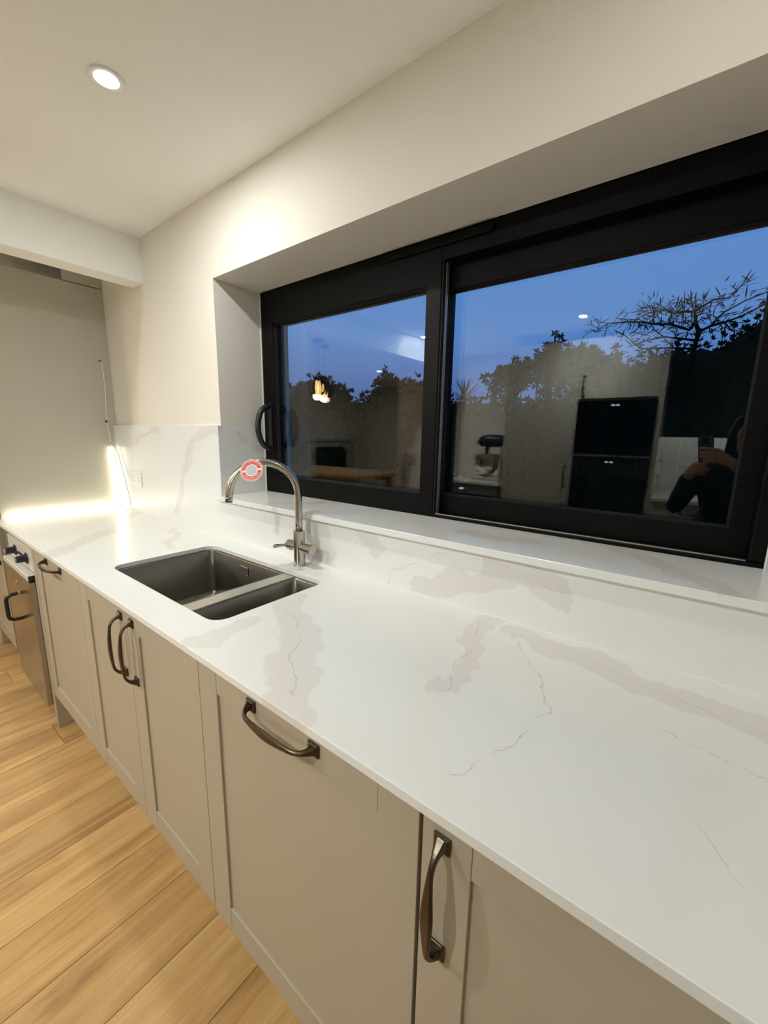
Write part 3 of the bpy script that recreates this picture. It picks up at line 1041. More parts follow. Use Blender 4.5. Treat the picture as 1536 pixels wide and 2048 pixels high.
def arc_text(txt, r, a_mid, size, step, flip):
    """Letters along an arc joined into one mesh."""
    bmj = bmesh.new()
    n = len(txt)
    for i, ch in enumerate(txt):
        if ch == ' ':
            continue
        cu = bpy.data.curves.new('glyph', 'FONT')
        cu.body = ch
        cu.size = size
        cu.align_x = 'CENTER'
        cu.align_y = 'CENTER'
        ob = bpy.data.objects.new('glyph', cu)
        link(ob)
        dg = bpy.context.evaluated_depsgraph_get()
        me = bpy.data.meshes.new_from_object(ob.evaluated_get(dg))
        a = a_mid + (1 if flip else -1) * (i - (n - 1) / 2) * step
        th = a - math.pi / 2 + (math.pi if flip else 0)
        c = Vector((r * math.cos(a), r * math.sin(a)))
        vs = []
        for v in me.vertices:
            x = c.x + v.co.x * math.cos(th) - v.co.y * math.sin(th)
            y = c.y + v.co.x * math.sin(th) + v.co.y * math.cos(th)
            vs.append(bmj.verts.new(tpnt(x, y, .0003)))
        for p in me.polygons:
            try:
                bmj.faces.new([vs[k] for k in p.vertices])
            except ValueError:
                pass
        bpy.data.objects.remove(ob)
        bpy.data.curves.remove(cu)
        bpy.data.meshes.remove(me)
    return bmj
obj('lettering', arc_text('REGISTER TODAY', TR * .69, math.pi / 2, TR * .23, math.radians(10.2), False), M_pink, card)
for a0, a1 in ((205, 248), (254, 286), (292, 335)):
    obj('lettering', disc(TR * .63, TR * .75, math.radians(a0), math.radians(a1), .0002, .0003, 12), M_pink, card)
bm = bmesh.new()
tube(bm, [tpnt(0, TR * .93, 0.001), tpnt(-.002, TR * 1.10, -.004), tpnt(-.006, TR * 1.15, -.02)], 0.0012, 6)
obj('string', bm, M_white, tgt)

# ================================================================== DOWNLIGHTS
def downlight(x, y, label, power=P_DOWN):
    t = thing('downlight', (x, y, CEIL), label, 'ceiling light', 'recessed ceiling downlights')
    bm = bmesh.new()
    lathe(bm, (x, y, CEIL), [(.044, 0.0), (.0435, -.0035), (.040, -.005), (.030, -.0035), (.028, -.0012), (.028, 0.0)], 'Z', 40)
    obj('trim_ring', bm, M_white, t, smooth=False)
    bm = bmesh.new()
    lathe(bm, (x, y, CEIL), [(.0278, -.0012), (.0278, -.0022)], 'Z', 32)
    obj('lens', bm, M_lens, t)
    ld = bpy.data.lights.new('downlight_lamp', 'AREA')
    ld.shape = 'DISK'
    ld.size = 0.054
    ld.energy = power
    ld.color = LAMP
    ld.spread = math.radians(180)
    lo = bpy.data.objects.new('downlight_lamp', ld)
    link(lo)
    lo.parent = t
    lo.location = (0, 0, -0.0065)
    return t
downlight(-1.15, -0.43, 'lit round recessed downlight in the ceiling above the sink', 4.9)
downlight(0.28, -0.43, 'recessed downlight over the near end of the worktop', 1.0)
downlight(-0.62, -1.96, 'recessed downlight mid-room, mirrored as two dots in the right pane', 16.0)
downlight(-2.0, -1.96, 'unseen downlight added as room fill near the ceiling beam', 19.0)  # added lamp for bounce on walls and ceiling, no known fitting
downlight(-3.7, -3.4, 'unseen downlight added to brighten the dining end near the fireplace', 17.0)  # added fill lamp for the dining end, no known fitting
downlight(-4.6, -1.2, 'unseen downlight added to brighten the dining end near the window wall', 12.0)  # second added dining lamp, also lifts the beam soffit

# ================================================================== OPPOSITE SIDE (seen in the glass)
YO = -2.36       # front plane of the opposite units
YB = -2.9695
# larder
la = thing('larder_unit', (-1.02, -2.66, 0), 'tall beige larder cupboard across the room, left of the ovens', 'cabinet')
obj('side_panel', B((-1.345, -1.325, YB, YO - .0215, 0.0006, 2.22)), M_cab2, la)
obj('side_panel', B((-0.722, -0.702, YB, YO - .0215, 0.0006, 2.22)), M_cab2, la)
obj('back_panel', B((-1.325, -0.722, YB, YB + .01, 0.0006, 2.22)), M_cab2, la)
obj('plinth', B((-1.325, -0.722, YO - .08, YO - .065, 0.0006, .15)), M_plinth, la)
obj('shelf', B((-1.325, -0.722, YB + .01, YO - .022, 0.79, .808)), M_cab2, la)
door(la, -1.343, -0.703, 0.80, 2.215, YO, 1, M_cab2, (-0.745, 1.03), True)
door(la, -1.343, -0.703, 0.155, 0.795, YO, 1, M_cab2, (-0.745, 0.68), True)
# oven tower
ot = thing('oven_housing', (-0.38, -2.66, 0), 'tall beige housing around the black ovens across the room', 'cabinet')
obj('side_panel', B((-0.699, -0.688, YB, YO, 0.0006, 2.22)), M_cab2, ot)
obj('side_panel', B((-0.097, -0.055, YB, YO, 0.0006, 2.22)), M_cab2, ot)
obj('back_panel', B((-0.688, -0.097, YB, YB + .01, 0.0006, 2.22)), M_cab2, ot)
obj('shelf', B((-0.688, -0.097, YB + .01, YO - .022, 1.700, 1.716)), M_cab2, ot)
obj('shelf', B((-0.688, -0.097, YB + .01, YO - .022, 0.612, 0.628)), M_cab2, ot)
obj('plinth', B((-0.688, -0.097, YO - .08, YO - .065, 0.0006, .15)), M_plinth, ot)
door(ot, -0.687, -0.098, 1.718, 2.215, YO, 1, M_cab2, (-0.655, 1.82), True, hlen=0.19)
door(ot, -0.687, -0.098, 0.155, 0.61, YO, 1, M_cab2, (-0.392, 0.57))
def oven(z0, z1, label):
    t = thing('oven', (-0.392, -2.60, z0), label, 'oven')
    obj('body', B((-0.67, -0.115, -2.92, YO - .012, z0 + .004, z1 - .004)), M_black, t)
    f = obj('front_glass', B((-0.6865, -0.0985, YO - .010, YO + .012, z0, z1)), M_ovenglass, t, bevel=0.002)
    obj('handle', B((-0.66, -0.125, YO + .030, YO + .042, z1 - .120, z1 - .106)), M_ovenglass, f, bevel=0.003)
    for hx_ in (-0.63, -0.155):
        obj('handle_post', B((hx_ - .006, hx_ + .006, YO + .0121, YO + .0305, z1 - .118, z1 - .108)), M_ovenglass, f)
    d = obj('display', B((-0.43, -0.352, YO + .0121, YO + .0126, z1 - .052, z1 - .030)), M_ovenglass, f)
    for k in range(4):
        xx = -0.419 + k * .0145 + (.006 if k > 1 else 0)
        obj('digit', B((xx, xx + .009, YO + .0127, YO + .0131, z1 - .048, z1 - .034)), M_display, d)
    return t
oven(1.245, 1.698, 'upper black glass built-in oven mirrored in the right pane')
oven(0.632, 1.222, 'lower black glass built-in oven mirrored in the right pane')
tag(obj('trim_bar', B((-0.6865, -0.0985, YO - .008, YO + .013, 1.2245, 1.2430)), M_steel), 'thin steel bar between the two black ovens', 'trim bar')
# left niche: worktop, grey dishwasher, mixer
tag(obj('worktop', B((-2.098, -1.347, YB, YO + .02, 0.883, 0.91)), M_top, bevel=0.001), 'short white worktop under the stand mixer across the room', 'worktop')
dw = thing('dishwasher', (-1.67, -2.65, 0), 'grey freestanding dishwasher under the short worktop across the room', 'dishwasher')
obj('body', B((-1.955, -1.372, -2.93, YO - .022, 0.0006, 0.878)), M_greyapp, dw)
f = obj('door', B((-1.955, -1.372, YO - .021, YO, 0.12, 0.745)), M_greyapp, dw, bevel=0.003)
f = obj('control_panel', B((-1.955, -1.372, YO - .021, YO + .002, 0.752, 0.876)), M_greyapp, dw, bevel=0.003)
obj('display', B((-1.80, -1.755, YO + .0022, YO + .003, 0.815, 0.833)), M_display, f)
obj('grip', B((-1.92, -1.41, YO + .0022, YO + .008, 0.757, 0.775)), M_black, f)
tag(obj('filler_panel', B((-2.098, -1.960, YO - .02, YO, 0.0006, 0.880)), M_cab2), 'narrow beige panel left of the grey dishwasher', 'panel')
mx_ = thing('stand_mixer', (-1.60, -2.64, 0.9101), 'stand mixer with a shiny steel bowl on the worktop across the room', 'stand mixer')
bm = bmesh.new()
pr = rrect(-1.80, -1.40, -2.76, -2.52, .08, 6)
rings(bm, [[(x, y, 0.9105) for x, y in pr], [(x, y, 0.938) for x, y in pr], [(-1.6 + (x + 1.6) * .9, -2.64 + (y + 2.64) * .9, 0.952) for x, y in pr]])
obj('base', bm, M_mixer, mx_)
bm = bmesh.new()
cc = (-1.625, -2.62, 0.955)
lathe(bm, cc, [(.07, .0), (.075, .012), (.068, .018), (.105, .05), (.135, .10), (.145, .16), (.146, .235), (.152, .240),
               (.143, .240), (.140, .16), (.128, .10), (.09, .05), (.02, .03)], 'Z', 40)
obj('bowl', bm, M_chrome, mx_, smooth=True)
bm = bmesh.new()
tube(bm, [(-1.425, -2.66, .94), (-1.425, -2.66, 1.10), (-1.43, -2.66, 1.24), (-1.45, -2.655, 1.31)], [.062, .052, .05, .06], 20)
obj('column', bm, M_mixer, mx_, smooth=True)
bm = bmesh.new()
tube(bm, [(-1.385, -2.65, 1.32), (-1.42, -2.65, 1.325), (-1.52, -2.64, 1.335), (-1.63, -2.63, 1.335), (-1.70, -2.62, 1.325), (-1.73, -2.62, 1.32)],
     [.035, .062, .068, .066, .055, .025], 20)
obj('head', bm, M_black, mx_, smooth=True)
bm = bmesh.new()
tube(bm, [(-1.625, -2.62, 1.275), (-1.625, -2.62, 1.20)], .022, 14)
for k in range(5):
    a = math.pi * k / 5
    tube(bm, [(-1.625 + math.cos(a) * .045 * math.sin(math.pi * j / 10), -2.62 + math.sin(a) * .045 * math.sin(math.pi * j / 10), 1.20 - .15 * (1 - abs(j - 5) / 5)) for j in range(11)], .0022, 6)
obj('whisk', bm, M_black, mx_, smooth=True)
# corner LED behind the larder side
tl = thing('led_strip', (-1.352, -2.955, 0.95), 'glowing upright LED strip on the larder side behind the mixer', 'led strip')
obj('diffuser', B((-1.354, -1.347, -2.958, -2.945, 0.96, 1.35)), M_led4, tl)
# right niche: base unit, worktop, upstand, dark wall cabinet with LED
tag(obj('worktop', B((-0.053, 1.748, YB, YO + .02, 0.883, 0.91)), M_top, bevel=0.001), 'white worktop right of the ovens across the room, lit from above', 'worktop')
tag(obj('upstand_panel', B((-0.053, 1.748, YB, YB + .012, 0.9103, 1.418)), M_spl), 'pale back panel below the dark wall cabinet across the room', 'splashback')
rb = thing('base_cabinet', (0.85, -2.65, 0), 'beige base cabinets with drawers under the lit worktop across the room', 'cabinet')
obj('carcass', B((-0.053, 1.748, YB, YO - .022, 0.15, 0.882)), M_cab2, rb)
obj('plinth', B((-0.053, 1.748, YO - .08, YO - .065, 0.0006, .149)), M_plinth, rb)
for i in range(3):
    xa = -0.052 + 0.6 * i
    for za, zb in ((0.155, 0.50), (0.504, 0.72), (0.724, 0.879)):
        obj('drawer', B((xa, xa + .596, YO - .021, YO, za, zb)), M_cab2, rb, bevel=0.002)
    handle(rb, xa + .30, 0.80, YO, 1, False)
wc = thing('wall_cabinet', (0.85, -2.8, 1.42), 'long dark green-black wall cabinet across the room above the lit niche', 'cabinet')
obj('carcass', B((-0.053, 1.748, YB, -2.645, 1.4195, 2.25)), M_darkcab, wc)
for i in range(3):
    xa = -0.052 + 0.6 * i
    obj('door', B((xa, xa + .596, -2.6445, -2.625, 1.402, 2.25)), M_darkcab, wc, bevel=0.002)
ul = thing('led_strip', (0.85, -2.84, 1.41), 'glowing LED strip under the dark wall cabinet across the room', 'led strip')
obj('diffuser', B((-0.045, 1.74, -2.845, -2.832, 1.4105, 1.4185)), M_led2, ul)

# ------------------------------------------------------------------ dining end, seen in the left pane
it = thing('dining_table', (-3.65, -2.35, 0), 'pale oak table mirrored low in the left pane', 'table')
bm = bmesh.new()
pr = rrect(-4.55, -2.85, -2.80, -1.95, .06, 5)
rings(bm, [[(x, y, .865) for x, y in pr], [(x, y, .90) for x, y in pr]])
obj('table_top', bm, M_tabletop, it)
for lx, ly in ((-4.45, -2.70), (-2.95, -2.70), (-4.45, -2.05), (-2.95, -2.05)):
    obj('leg', B((lx - .035, lx + .035, ly - .035, ly + .035, 0.0006, .8645)), M_tabletop, it, bevel=0.004)
obj('apron', B((-4.40, -3.0, -2.72, -2.70, .79, .8645), (-4.40, -3.0, -2.05, -2.03, .79, .8645)), M_tabletop, it)
def pendant(x, y, label):
    t = thing('pendant_light', (x, y, CEIL), label, 'pendant light', 'pendant lights over the dining end')
    bm = bmesh.new()
    lathe(bm, (x, y, CEIL), [(.055, -.0003), (.055, -.022), (.05, -.027), (.006, -.028)], 'Z', 28)
    obj('ceiling_rose', bm, M_black, t)
    bm = bmesh.new()
    tube(bm, [(x, y, CEIL - .027), (x, y, 1.99)], .0035, 8)
    obj('cord', bm, M_black, t)
    bm = bmesh.new()
    lathe(bm, (x, y, 1.92), [(.010, .08), (.020, .065), (.024, .03), (.022, -.01)], 'Z', 20)
    obj('lamp_holder', bm, M_black, t)
    bm = bmesh.new()
    pr = [(.022, 1.955), (.05, 1.940), (.085, 1.90), (.096, 1.845), (.085, 1.795), (.060, 1.765)]
    lathe(bm, (x, y, 0), pr + [(r - .003, z) for r, z in pr[::-1]], 'Z', 32, False, False)
    obj('shade', bm, M_smoke, t, smooth=True)
    bm = bmesh.new()
    lathe(bm, (x, y, 0), [(.010, 1.905), (.013, 1.885), (.020, 1.85), (.022, 1.83), (.017, 1.808), (.006, 1.80)], 'Z', 20)
    obj('bulb', bm, M_bulb, t, smooth=True)
    ld = bpy.data.lights.new('pendant_lamp', 'POINT')
    ld.energy = 6.0
    ld.color = (1.0, 0.72, 0.40)
    ld.shadow_soft_size = 0.04
    lo = bpy.data.objects.new('pendant_lamp', ld)
    link(lo)
    lo.parent = t
    lo.location = (0, 0, 1.75 - CEIL)
pendant(-2.94, -1.45, 'glass pendant lamp with a warm filament bulb, the nearer one mirrored in the left pane')
pendant(-3.09, -1.69, 'glass pendant lamp with a warm filament bulb, the farther one mirrored in the left pane')
# fireplace on the far wall
fp = thing('fireplace', (-5.45, -4.1, 0), 'grey fireplace surround with a dark chamfered opening mirrored in the left pane', 'fireplace')
bm = bmesh.new()
xo = -5.499
out = [(-4.75, 0.001), (-3.45, 0.001), (-3.45, 1.24), (-4.75, 1.24)]
inn = [(-4.58, 0.001), (-3.62, 0.001), (-3.62, 1.02), (-3.72, 1.13), (-4.46, 1.13), (-4.58, 1.02)]
def wallpoly(bm, poly, x0, x1):
    a = [bm.verts.new((x0, y, z)) for y, z in poly]
    b = [bm.verts.new((x1, y, z)) for y, z in poly]
    bm.faces.new(a)
    bm.faces.new(b[::-1])
    for i in range(len(poly)):
        j = (i + 1) % len(poly)
        bm.faces.new((a[i], a[j], b[j], b[i]))
wallpoly(bm, [(-4.75, .001), (-4.58, .001), (-4.58, 1.02), (-4.46, 1.13), (-3.72, 1.13), (-3.62, 1.02), (-3.62, .001), (-3.45, .001), (-3.45, 1.24), (-4.75, 1.24)], xo, -5.41)
obj('surround', bm, M_surround, fp)
bm = bmesh.new()
wallpoly(bm, inn, xo, -5.49)
obj('firebox', bm, M_firebox, fp)
obj('mantel', B((xo, -5.36, -4.82, -3.38, 1.2405, 1.285)), M_surround, fp, bevel=0.004)
# door with lever on the far wall
d1 = bpy.data.objects.new('door_1', None)
d1.location = (-5.46, -2.85, 0)
link(d1)
struct(d1, 'plain grey-white door with a steel lever in the dining wall')
obj('door_leaf', B((xo, -5.455, -3.29, -2.47, 0.003, 2.02)), M_dine, d1, bevel=0.002)
obj('architrave', B((xo, -5.475, -3.37, -3.295, 0.001, 2.09), (xo, -5.475, -2.465, -2.39, 0.001, 2.09), (xo, -5.475, -3.295, -2.465, 2.025, 2.09)), M_ceil, d1, bevel=0.003)
bm = bmesh.new()
lathe(bm, (-5.4545, -3.22, 0.985), [(.027, 0), (.027, .008), (.010, .009), (.010, .045)], 'X', 20)
tube(bm, [(-5.412, -3.222, 0.985), (-5.410, -3.19, 0.985), (-5.410, -3.08, 0.985)], .010, 10)
obj('lever', bm, M_satin, d1)

# ================================================================== PERSON WITH PHONE (behind the camera, mirrored in the glass)
UP = -DOWN
BACK = -FWD
def CF(r, u, b):
    return CAM + RIGHT * r + UP * u + BACK * b

ph = thing('phone', CF(0, -0.05, 0.006), 'dark smartphone held up by the person and mirrored in the right pane', 'phone')
bm = bmesh.new()
pr = rrect(-0.0375, 0.0375, -0.128, 0.024, 0.010, 5)
rings(bm, [[CF(x, y, 0.0016) for x, y in [(a * .97, b) for a, b in pr]], [CF(x, y, 0.0026) for x, y in pr], [CF(x, y, 0.0090) for x, y in pr], [CF(x * .97, y, 0.0100) for x, y in pr]])
case = obj('case', bm, M_phone, ph)
bm = bmesh.new()
pr = rrect(-0.015, 0.015, -0.015, 0.015, 0.006, 4)
rings(bm, [[CF(x, y, 0.0016) for x, y in pr], [CF(x, y, 0.0006) for x, y in pr]])
obj('camera_module', bm, M_lensblack, case)
for fx, fy in ((0.022, 0.016), (0.030, 0.014)):
    bm = bmesh.new()
    rings(bm, [[CF(fx + .0022 * math.cos(k * math.pi / 5), fy + .0022 * math.sin(k * math.pi / 5), d) for k in range(10)] for d in (0.0018, 0.0012)])
    obj('flash', bm, M_chrome, case)
bm = bmesh.new()
pr = rrect(-0.0345, 0.0345, -0.124, 0.020, 0.008, 5)
rings(bm, [[CF(x, y, 0.0101) for x, y in pr], [CF(x, y, 0.0104) for x, y in pr]])
obj('screen', bm, M_ovenglass, case)

def remeshed(name, bm, mat, parent, voxel, smooth_it=6):
    me = bpy.data.meshes.new(name)
    bmesh.ops.recalc_face_normals(bm, faces=bm.faces[:])
    bm.to_mesh(me)
    bm.free()
    tmp = bpy.data.objects.new(name + '_tmp', me)
    link(tmp)
    r = tmp.modifiers.new('r', 'REMESH')
    r.mode = 'VOXEL'
    r.voxel_size = voxel
    if smooth_it:
        s = tmp.modifiers.new('s', 'SMOOTH')
        s.factor = 0.5
        s.iterations = smooth_it
    dg = bpy.context.evaluated_depsgraph_get()
    me2 = bpy.data.meshes.new_from_object(tmp.evaluated_get(dg))
    bpy.data.objects.remove(tmp)
    bpy.data.meshes.remove(me)
    me2.name = name
    me2.materials.clear()
    me2.materials.append(mat)
    for p in me2.polygons:
        p.use_smooth = True
    o = bpy.data.objects.new(name, me2)
    link(o)
    if parent is not None:
        o.parent = parent
        o.matrix_parent_inverse = _pinv(parent)
    return o

def chain(bm, pts, rad, n=10, flat=1.0, ref=None):
    P = [Vector(p) for p in pts]
    out, rr = [], []
    for i in range(len(P) - 1):
        for k in range(3):
            t = k / 3
            out.append(P[i].lerp(P[i + 1], t))
            rr.append(rad[i] + (rad[i + 1] - rad[i]) * t)
    out.append(P[-1])
    rr.append(rad[-1])
    d0 = (out[0] - out[1]).normalized()
    d1 = (out[-1] - out[-2]).normalized()
    out = [out[0] + d0 * rr[0] * .75] + out + [out[-1] + d1 * rr[-1] * .75]
    rr = [rr[0] * .55] + rr + [rr[-1] * .55]
    tube(bm, out, rr, n, True, flat, ref)

def ellipsoid(bm, c, r, n=14, m=10):
    c = Vector(c)
    rr = []
    for i in range(1, m):
        a = math.pi * i / m
        rr.append([c + Vector((r[0] * math.sin(a) * math.cos(2 * math.pi * k / n), r[1] * math.sin(a) * math.sin(2 * math.pi * k / n), -r[2] * math.cos(a))) for k in range(n)])
    rings(bm, rr)

pe = thing('person', (0.42, -1.30, 0), 'person in a black hooded top photographing the window with a phone', 'person')
HC = Vector((0.430, -1.255, 1.405))
rsh, lsh = Vector((0.585, -1.315, 1.215)), Vector((0.255, -1.315, 1.215))
rel, lel = Vector((0.545, -1.085, 1.085)), Vector((0.150, -1.245, 1.000))
rwr, lwr = CF(0.125, -0.115, 0.020), CF(-0.095, -0.175, 0.020)
def limbs(bm, k, hands):
    # torso
    tz = [(0.80, .155, .105), (0.90, .165, .110), (0.99, .140, .095), (1.10, .165, .105), (1.20, .185, .095), (1.245, .170, .078), (1.272, .110, .065), (1.295, .060, .052)]
    rr = []
    for z, a, b in tz:
        y = -1.335 + 0.03 * (z - 0.8)
        rr.append([Vector((0.42 + (a * k) * math.cos(2 * math.pi * i / 20), y + (b * k) * math.sin(2 * math.pi * i / 20), z)) for i in range(20)])
    rings(bm, rr)
    chain(bm, [rsh, rel], [.046 * k, .041 * k])
    chain(bm, [lsh, lel], [.046 * k, .041 * k])
    e = 1.0 if hands else 0.86
    chain(bm, [rel, rel.lerp(rwr, .35), rel.lerp(rwr, e)], [.041 * k, .039 * k, (.026 if hands else .034) * (1 if hands else k)])
    chain(bm, [lel, lel.lerp(lwr, .35), lel.lerp(lwr, e)], [.041 * k, .039 * k, (.026 if hands else .034) * (1 if hands else k)])
bm = bmesh.new()
limbs(bm, 0.90, True)
# legs and feet
for sx in (-1, 1):
    hip = Vector((0.42 + sx * .085, -1.335, .80))
    kn = Vector((0.42 + sx * .095, -1.315, .44))
    an = Vector((0.42 + sx * .100, -1.345, .07))
    chain(bm, [hip, kn, an], [.080, .054, .038])
    chain(bm, [an + Vector((0, -.02, -.028)), an + Vector((sx * .01, .13, -.040))], [.034, .026])
# neck and head (facing the phone)
chain(bm, [(0.425, -1.315, 1.25), (0.428, -1.290, 1.335)], [.052, .047])
ellipsoid(bm, HC + Vector((0, -.010, .022)), (.073, .090, .088))
ellipsoid(bm, HC + Vector((0, .012, -.045)), (.056, .066, .072))
chain(bm, [HC + Vector((0, .078, .020)), HC + Vector((0, .094, -.020))], [.0075, .0110])
ellipsoid(bm, HC + Vector((0, .050, .020)), (.058, .032, .040))
ellipsoid(bm, HC + Vector((0, .060, -.090)), (.028, .020, .020))
chain(bm, [HC + Vector((-.016, .074, -.052)), HC + Vector((.016, .074, -.052))], [.0055, .0055])
for sx in (-1, 1):
    chain(bm, [HC + Vector((sx * .073, -.010, .010)), HC + Vector((sx * .073, -.004, -.030))], [.014, .010], flat=.6)
    chain(bm, [HC + Vector((sx * .012, .076, .036)), HC + Vector((sx * .048, .060, .036))], [.0075, .006])
# hands: palm bones plus five fingers each, in the phone's own frame
def hand(bm, wrist, knuckles, fingers, thumb, rk=.0115):
    for kx in knuckles:
        chain(bm, [wrist, Vector(wrist).lerp(Vector(kx), .5), kx], [.021, .0165, rk])
    for f in fingers:
        chain(bm, [CF(*p) for p in f], [.0098, .0090, .0082, .0068], n=8)
    chain(bm, [CF(*p) for p in thumb], [.0135, .0110, .0100, .0080], n=8)
hand(bm, rwr, [CF(.058, -.045, -.002), CF(.060, -.064, -.003), CF(.060, -.083, -.002), CF(.062, -.100, .001)],
     [[(.058, -.045, -.004), (.024, -.038, -.013), (-.008, -.036, -.0085), (-.021, -.037, -.0065)],
      [(.060, -.064, -.005), (.022, -.060, -.015), (-.013, -.058, -.0090), (-.028, -.058, -.0065)],
      [(.060, -.083, -.004), (.024, -.081, -.015), (-.008, -.080, -.0090), (-.022, -.080, -.0065)],
      [(.062, -.100, -.002), (.034, -.101, -.013), (.010, -.101, -.0085), (-.002, -.101, -.0065)]],
     [(.098, -.090, .018), (.066, -.078, .026), (.046, -.064, .026), (.026, -.052, .0195)])
hand(bm, lwr, [CF(-.056, -.122, -.002), CF(-.054, -.138, -.002), CF(-.056, -.154, .0), CF(-.060, -.168, .004)],
     [[(-.056, -.122, -.004), (-.028, -.117, -.012), (.000, -.1185, -.0095), (.013, -.1190, -.0075)],
      [(-.054, -.138, -.002), (-.024, -.1385, -.006), (.004, -.1395, .002), (.015, -.1395, .012)],
      [(-.056, -.154, .000), (-.028, -.1555, -.003), (-.002, -.1560, .004), (.008, -.1550, .013)],
      [(-.060, -.168, .004), (-.038, -.1710, .002), (-.017, -.1720, .006), (-.008, -.1710, .013)]],
     [(-.082, -.155, .020), (-.062, -.132, .027), (-.044, -.112, .026), (-.026, -.098, .0195)])
body = remeshed('body', bm, M_skin, pe, 0.0046, 4)
bm = bmesh.new()
limbs(bm, 1.12, False)
chain(bm, [(0.425, -1.325, 1.24), (0.427, -1.305, 1.305)], [.088, .070])
chain(bm, [(0.34, -1.37, 1.27), (0.425, -1.42, 1.285), (0.51, -1.37, 1.27)], [.045, .060, .045])     # lowered hood
remeshed('hooded_top', bm, M_hoodie, pe, 0.009, 5)
bm = bmesh.new()
for sx in (-1, 1):
    chain(bm, [(0.42 + sx * .080, -1.335, .84), (0.42 + sx * .085, -1.335, .78), (0.42 + sx * .095, -1.315, .44), (0.42 + sx * .100, -1.345, .10)], [.098, .096, .070, .060], n=14)
remeshed('trousers', bm, M_jeans, pe, 0.011, 4)
for sx in (-1, 1):
    bm = bmesh.new()
    x = 0.42 + sx * .100
    pr = [(x - .036, -1.405), (x + .036, -1.405), (x + .042, -1.30), (x + .046 + sx * .006, -1.20), (x + .030 + sx * .010, -1.150), (x - .030 + sx * .010, -1.150), (x - .046 + sx * .006, -1.20), (x - .042, -1.30)]
    rings(bm, [[(a, b, 0.0006) for a, b in pr], [(a, b, .028) for a, b in pr],
               [(x + (a - x) * .92, -1.29 + (b + 1.29) * .94, .055) for a, b in pr],
               [(x + (a - x) * .80, -1.34 + (b + 1.29) * .45, .092) for a, b in pr]])
    obj('shoe', bm, M_black, pe, smooth=False, bevel=.006)
bm = bmesh.new()
ellipsoid(bm, HC + Vector((0, -.022, .036)), (.083, .094, .092))
ellipsoid(bm, HC + Vector((0, -.062, -.045)), (.078, .052, .110))
for sx in (-1, 1):
    chain(bm, [HC + Vector((sx * .055, .040, .085)), HC + Vector((sx * .080, .012, .02)), HC + Vector((sx * .080, -.010, -.10))], [.020, .018, .022])
remeshed('hair', bm, M_hair, pe, 0.008, 3)
for sx in (-1, 1):
    bm = bmesh.new()
    ellipsoid(bm, HC + Vector((sx * .029, .0735, .016)), (.0115, .0070, .0052), 12, 8)
    obj('eye', bm, M_eye, pe, smooth=True)
    bm = bmesh.new()
    ellipsoid(bm, HC + Vector((sx * .029, .0795, .016)), (.0045, .0020, .0045), 10, 6)
    obj('iris', bm, M_hair, pe, smooth=True)

# ================================================================== GARDEN OUTSIDE THE WINDOW
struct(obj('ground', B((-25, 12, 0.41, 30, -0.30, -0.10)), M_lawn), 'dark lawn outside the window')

def leaf_quad(bm, c, d, n, L, W):
    d = d.normalized()
    s = d.cross(n)
    if s.length < 1e-4:
        s = d.cross(Vector((1, 0, 0)))
    s.normalize()
    nn = s.cross(d).normalized()
    a = bm.verts.new(c)
    b = bm.verts.new(c + d * L * .45 + s * W + nn * W * .3)
    e = bm.verts.new(c + d * L)
    f = bm.verts.new(c + d * L * .45 - s * W + nn * W * .3)
    bm.faces.new((a, b, e, f))

def rdir(rng, up=0.3):
    v = Vector((rng.gauss(0, 1), rng.gauss(0, 1), rng.gauss(0, 1) + up))
    return v.normalized() if v.length > 1e-3 else Vector((0, 0, 1))

def tuft(bm, c, ax, rng, L, W, k):
    for i in range(k):
        d = (ax * 0.9 + rdir(rng, 0.0) * 0.8).normalized()
        leaf_quad(bm, c, d, rdir(rng, 0), L * rng.uniform(.7, 1.15), W)

def blobby(bm, c, r, rng, sub=2, amp=.22, fr=2.2):
    t = bmesh.ops.create_icosphere(bm, subdivisions=sub, radius=1.0)
    for v in t['verts']:
        p = v.co.copy()
        k = 1 + amp * mnoise.noise(p * fr + Vector((c[0], c[2], 3.1)))
        v.co = Vector((c[0] + p.x * r[0] * k, c[1] + p.y * r[1] * k, c[2] + p.z * r[2] * k))

def foliage(par, blobs, mat, seed, tufts, L, W, leaves=6, top=True):
    rng = random.Random(seed)
    bm = bmesh.new()
    for c, r in blobs:
        blobby(bm, c, (r[0] * .84, r[1] * .84, r[2] * .84), rng)
        for i in range(tufts):
            d = rdir(rng, 0.55 if top else 0.1)
            k = .84 * (1 + .22 * mnoise.noise(d * 2.2 + Vector((c[0], c[2], 3.1))))
            p = Vector((c[0] + d.x * r[0] * k, c[1] + d.y * r[1] * k, c[2] + d.z * r[2] * k))
            ax = Vector((d.x / r[0], d.y / r[1], d.z / r[2] + .6)).normalized()
            if rng.random() < .45:
                q_ = p + ax * rng.uniform(.03, L * 1.6)
                leaf_quad(bm, p, (q_ - p), rdir(rng, 0), (q_ - p).length, .004)
                p = q_
            tuft(bm, p, ax, rng, L, W, leaves)
    o = obj('foliage', bm, mat, par)
    o['kind'] = 'stuff'
    return o

def stems(par, paths, mat, r0=.03, r1=.010):
    bm = bmesh.new()
    for p in paths:
        n = len(p)
        tube(bm, p, [r0 + (r1 - r0) * i / (n - 1) for i in range(n)], 6)
    return obj('stems', bm, mat, par, smooth=True)

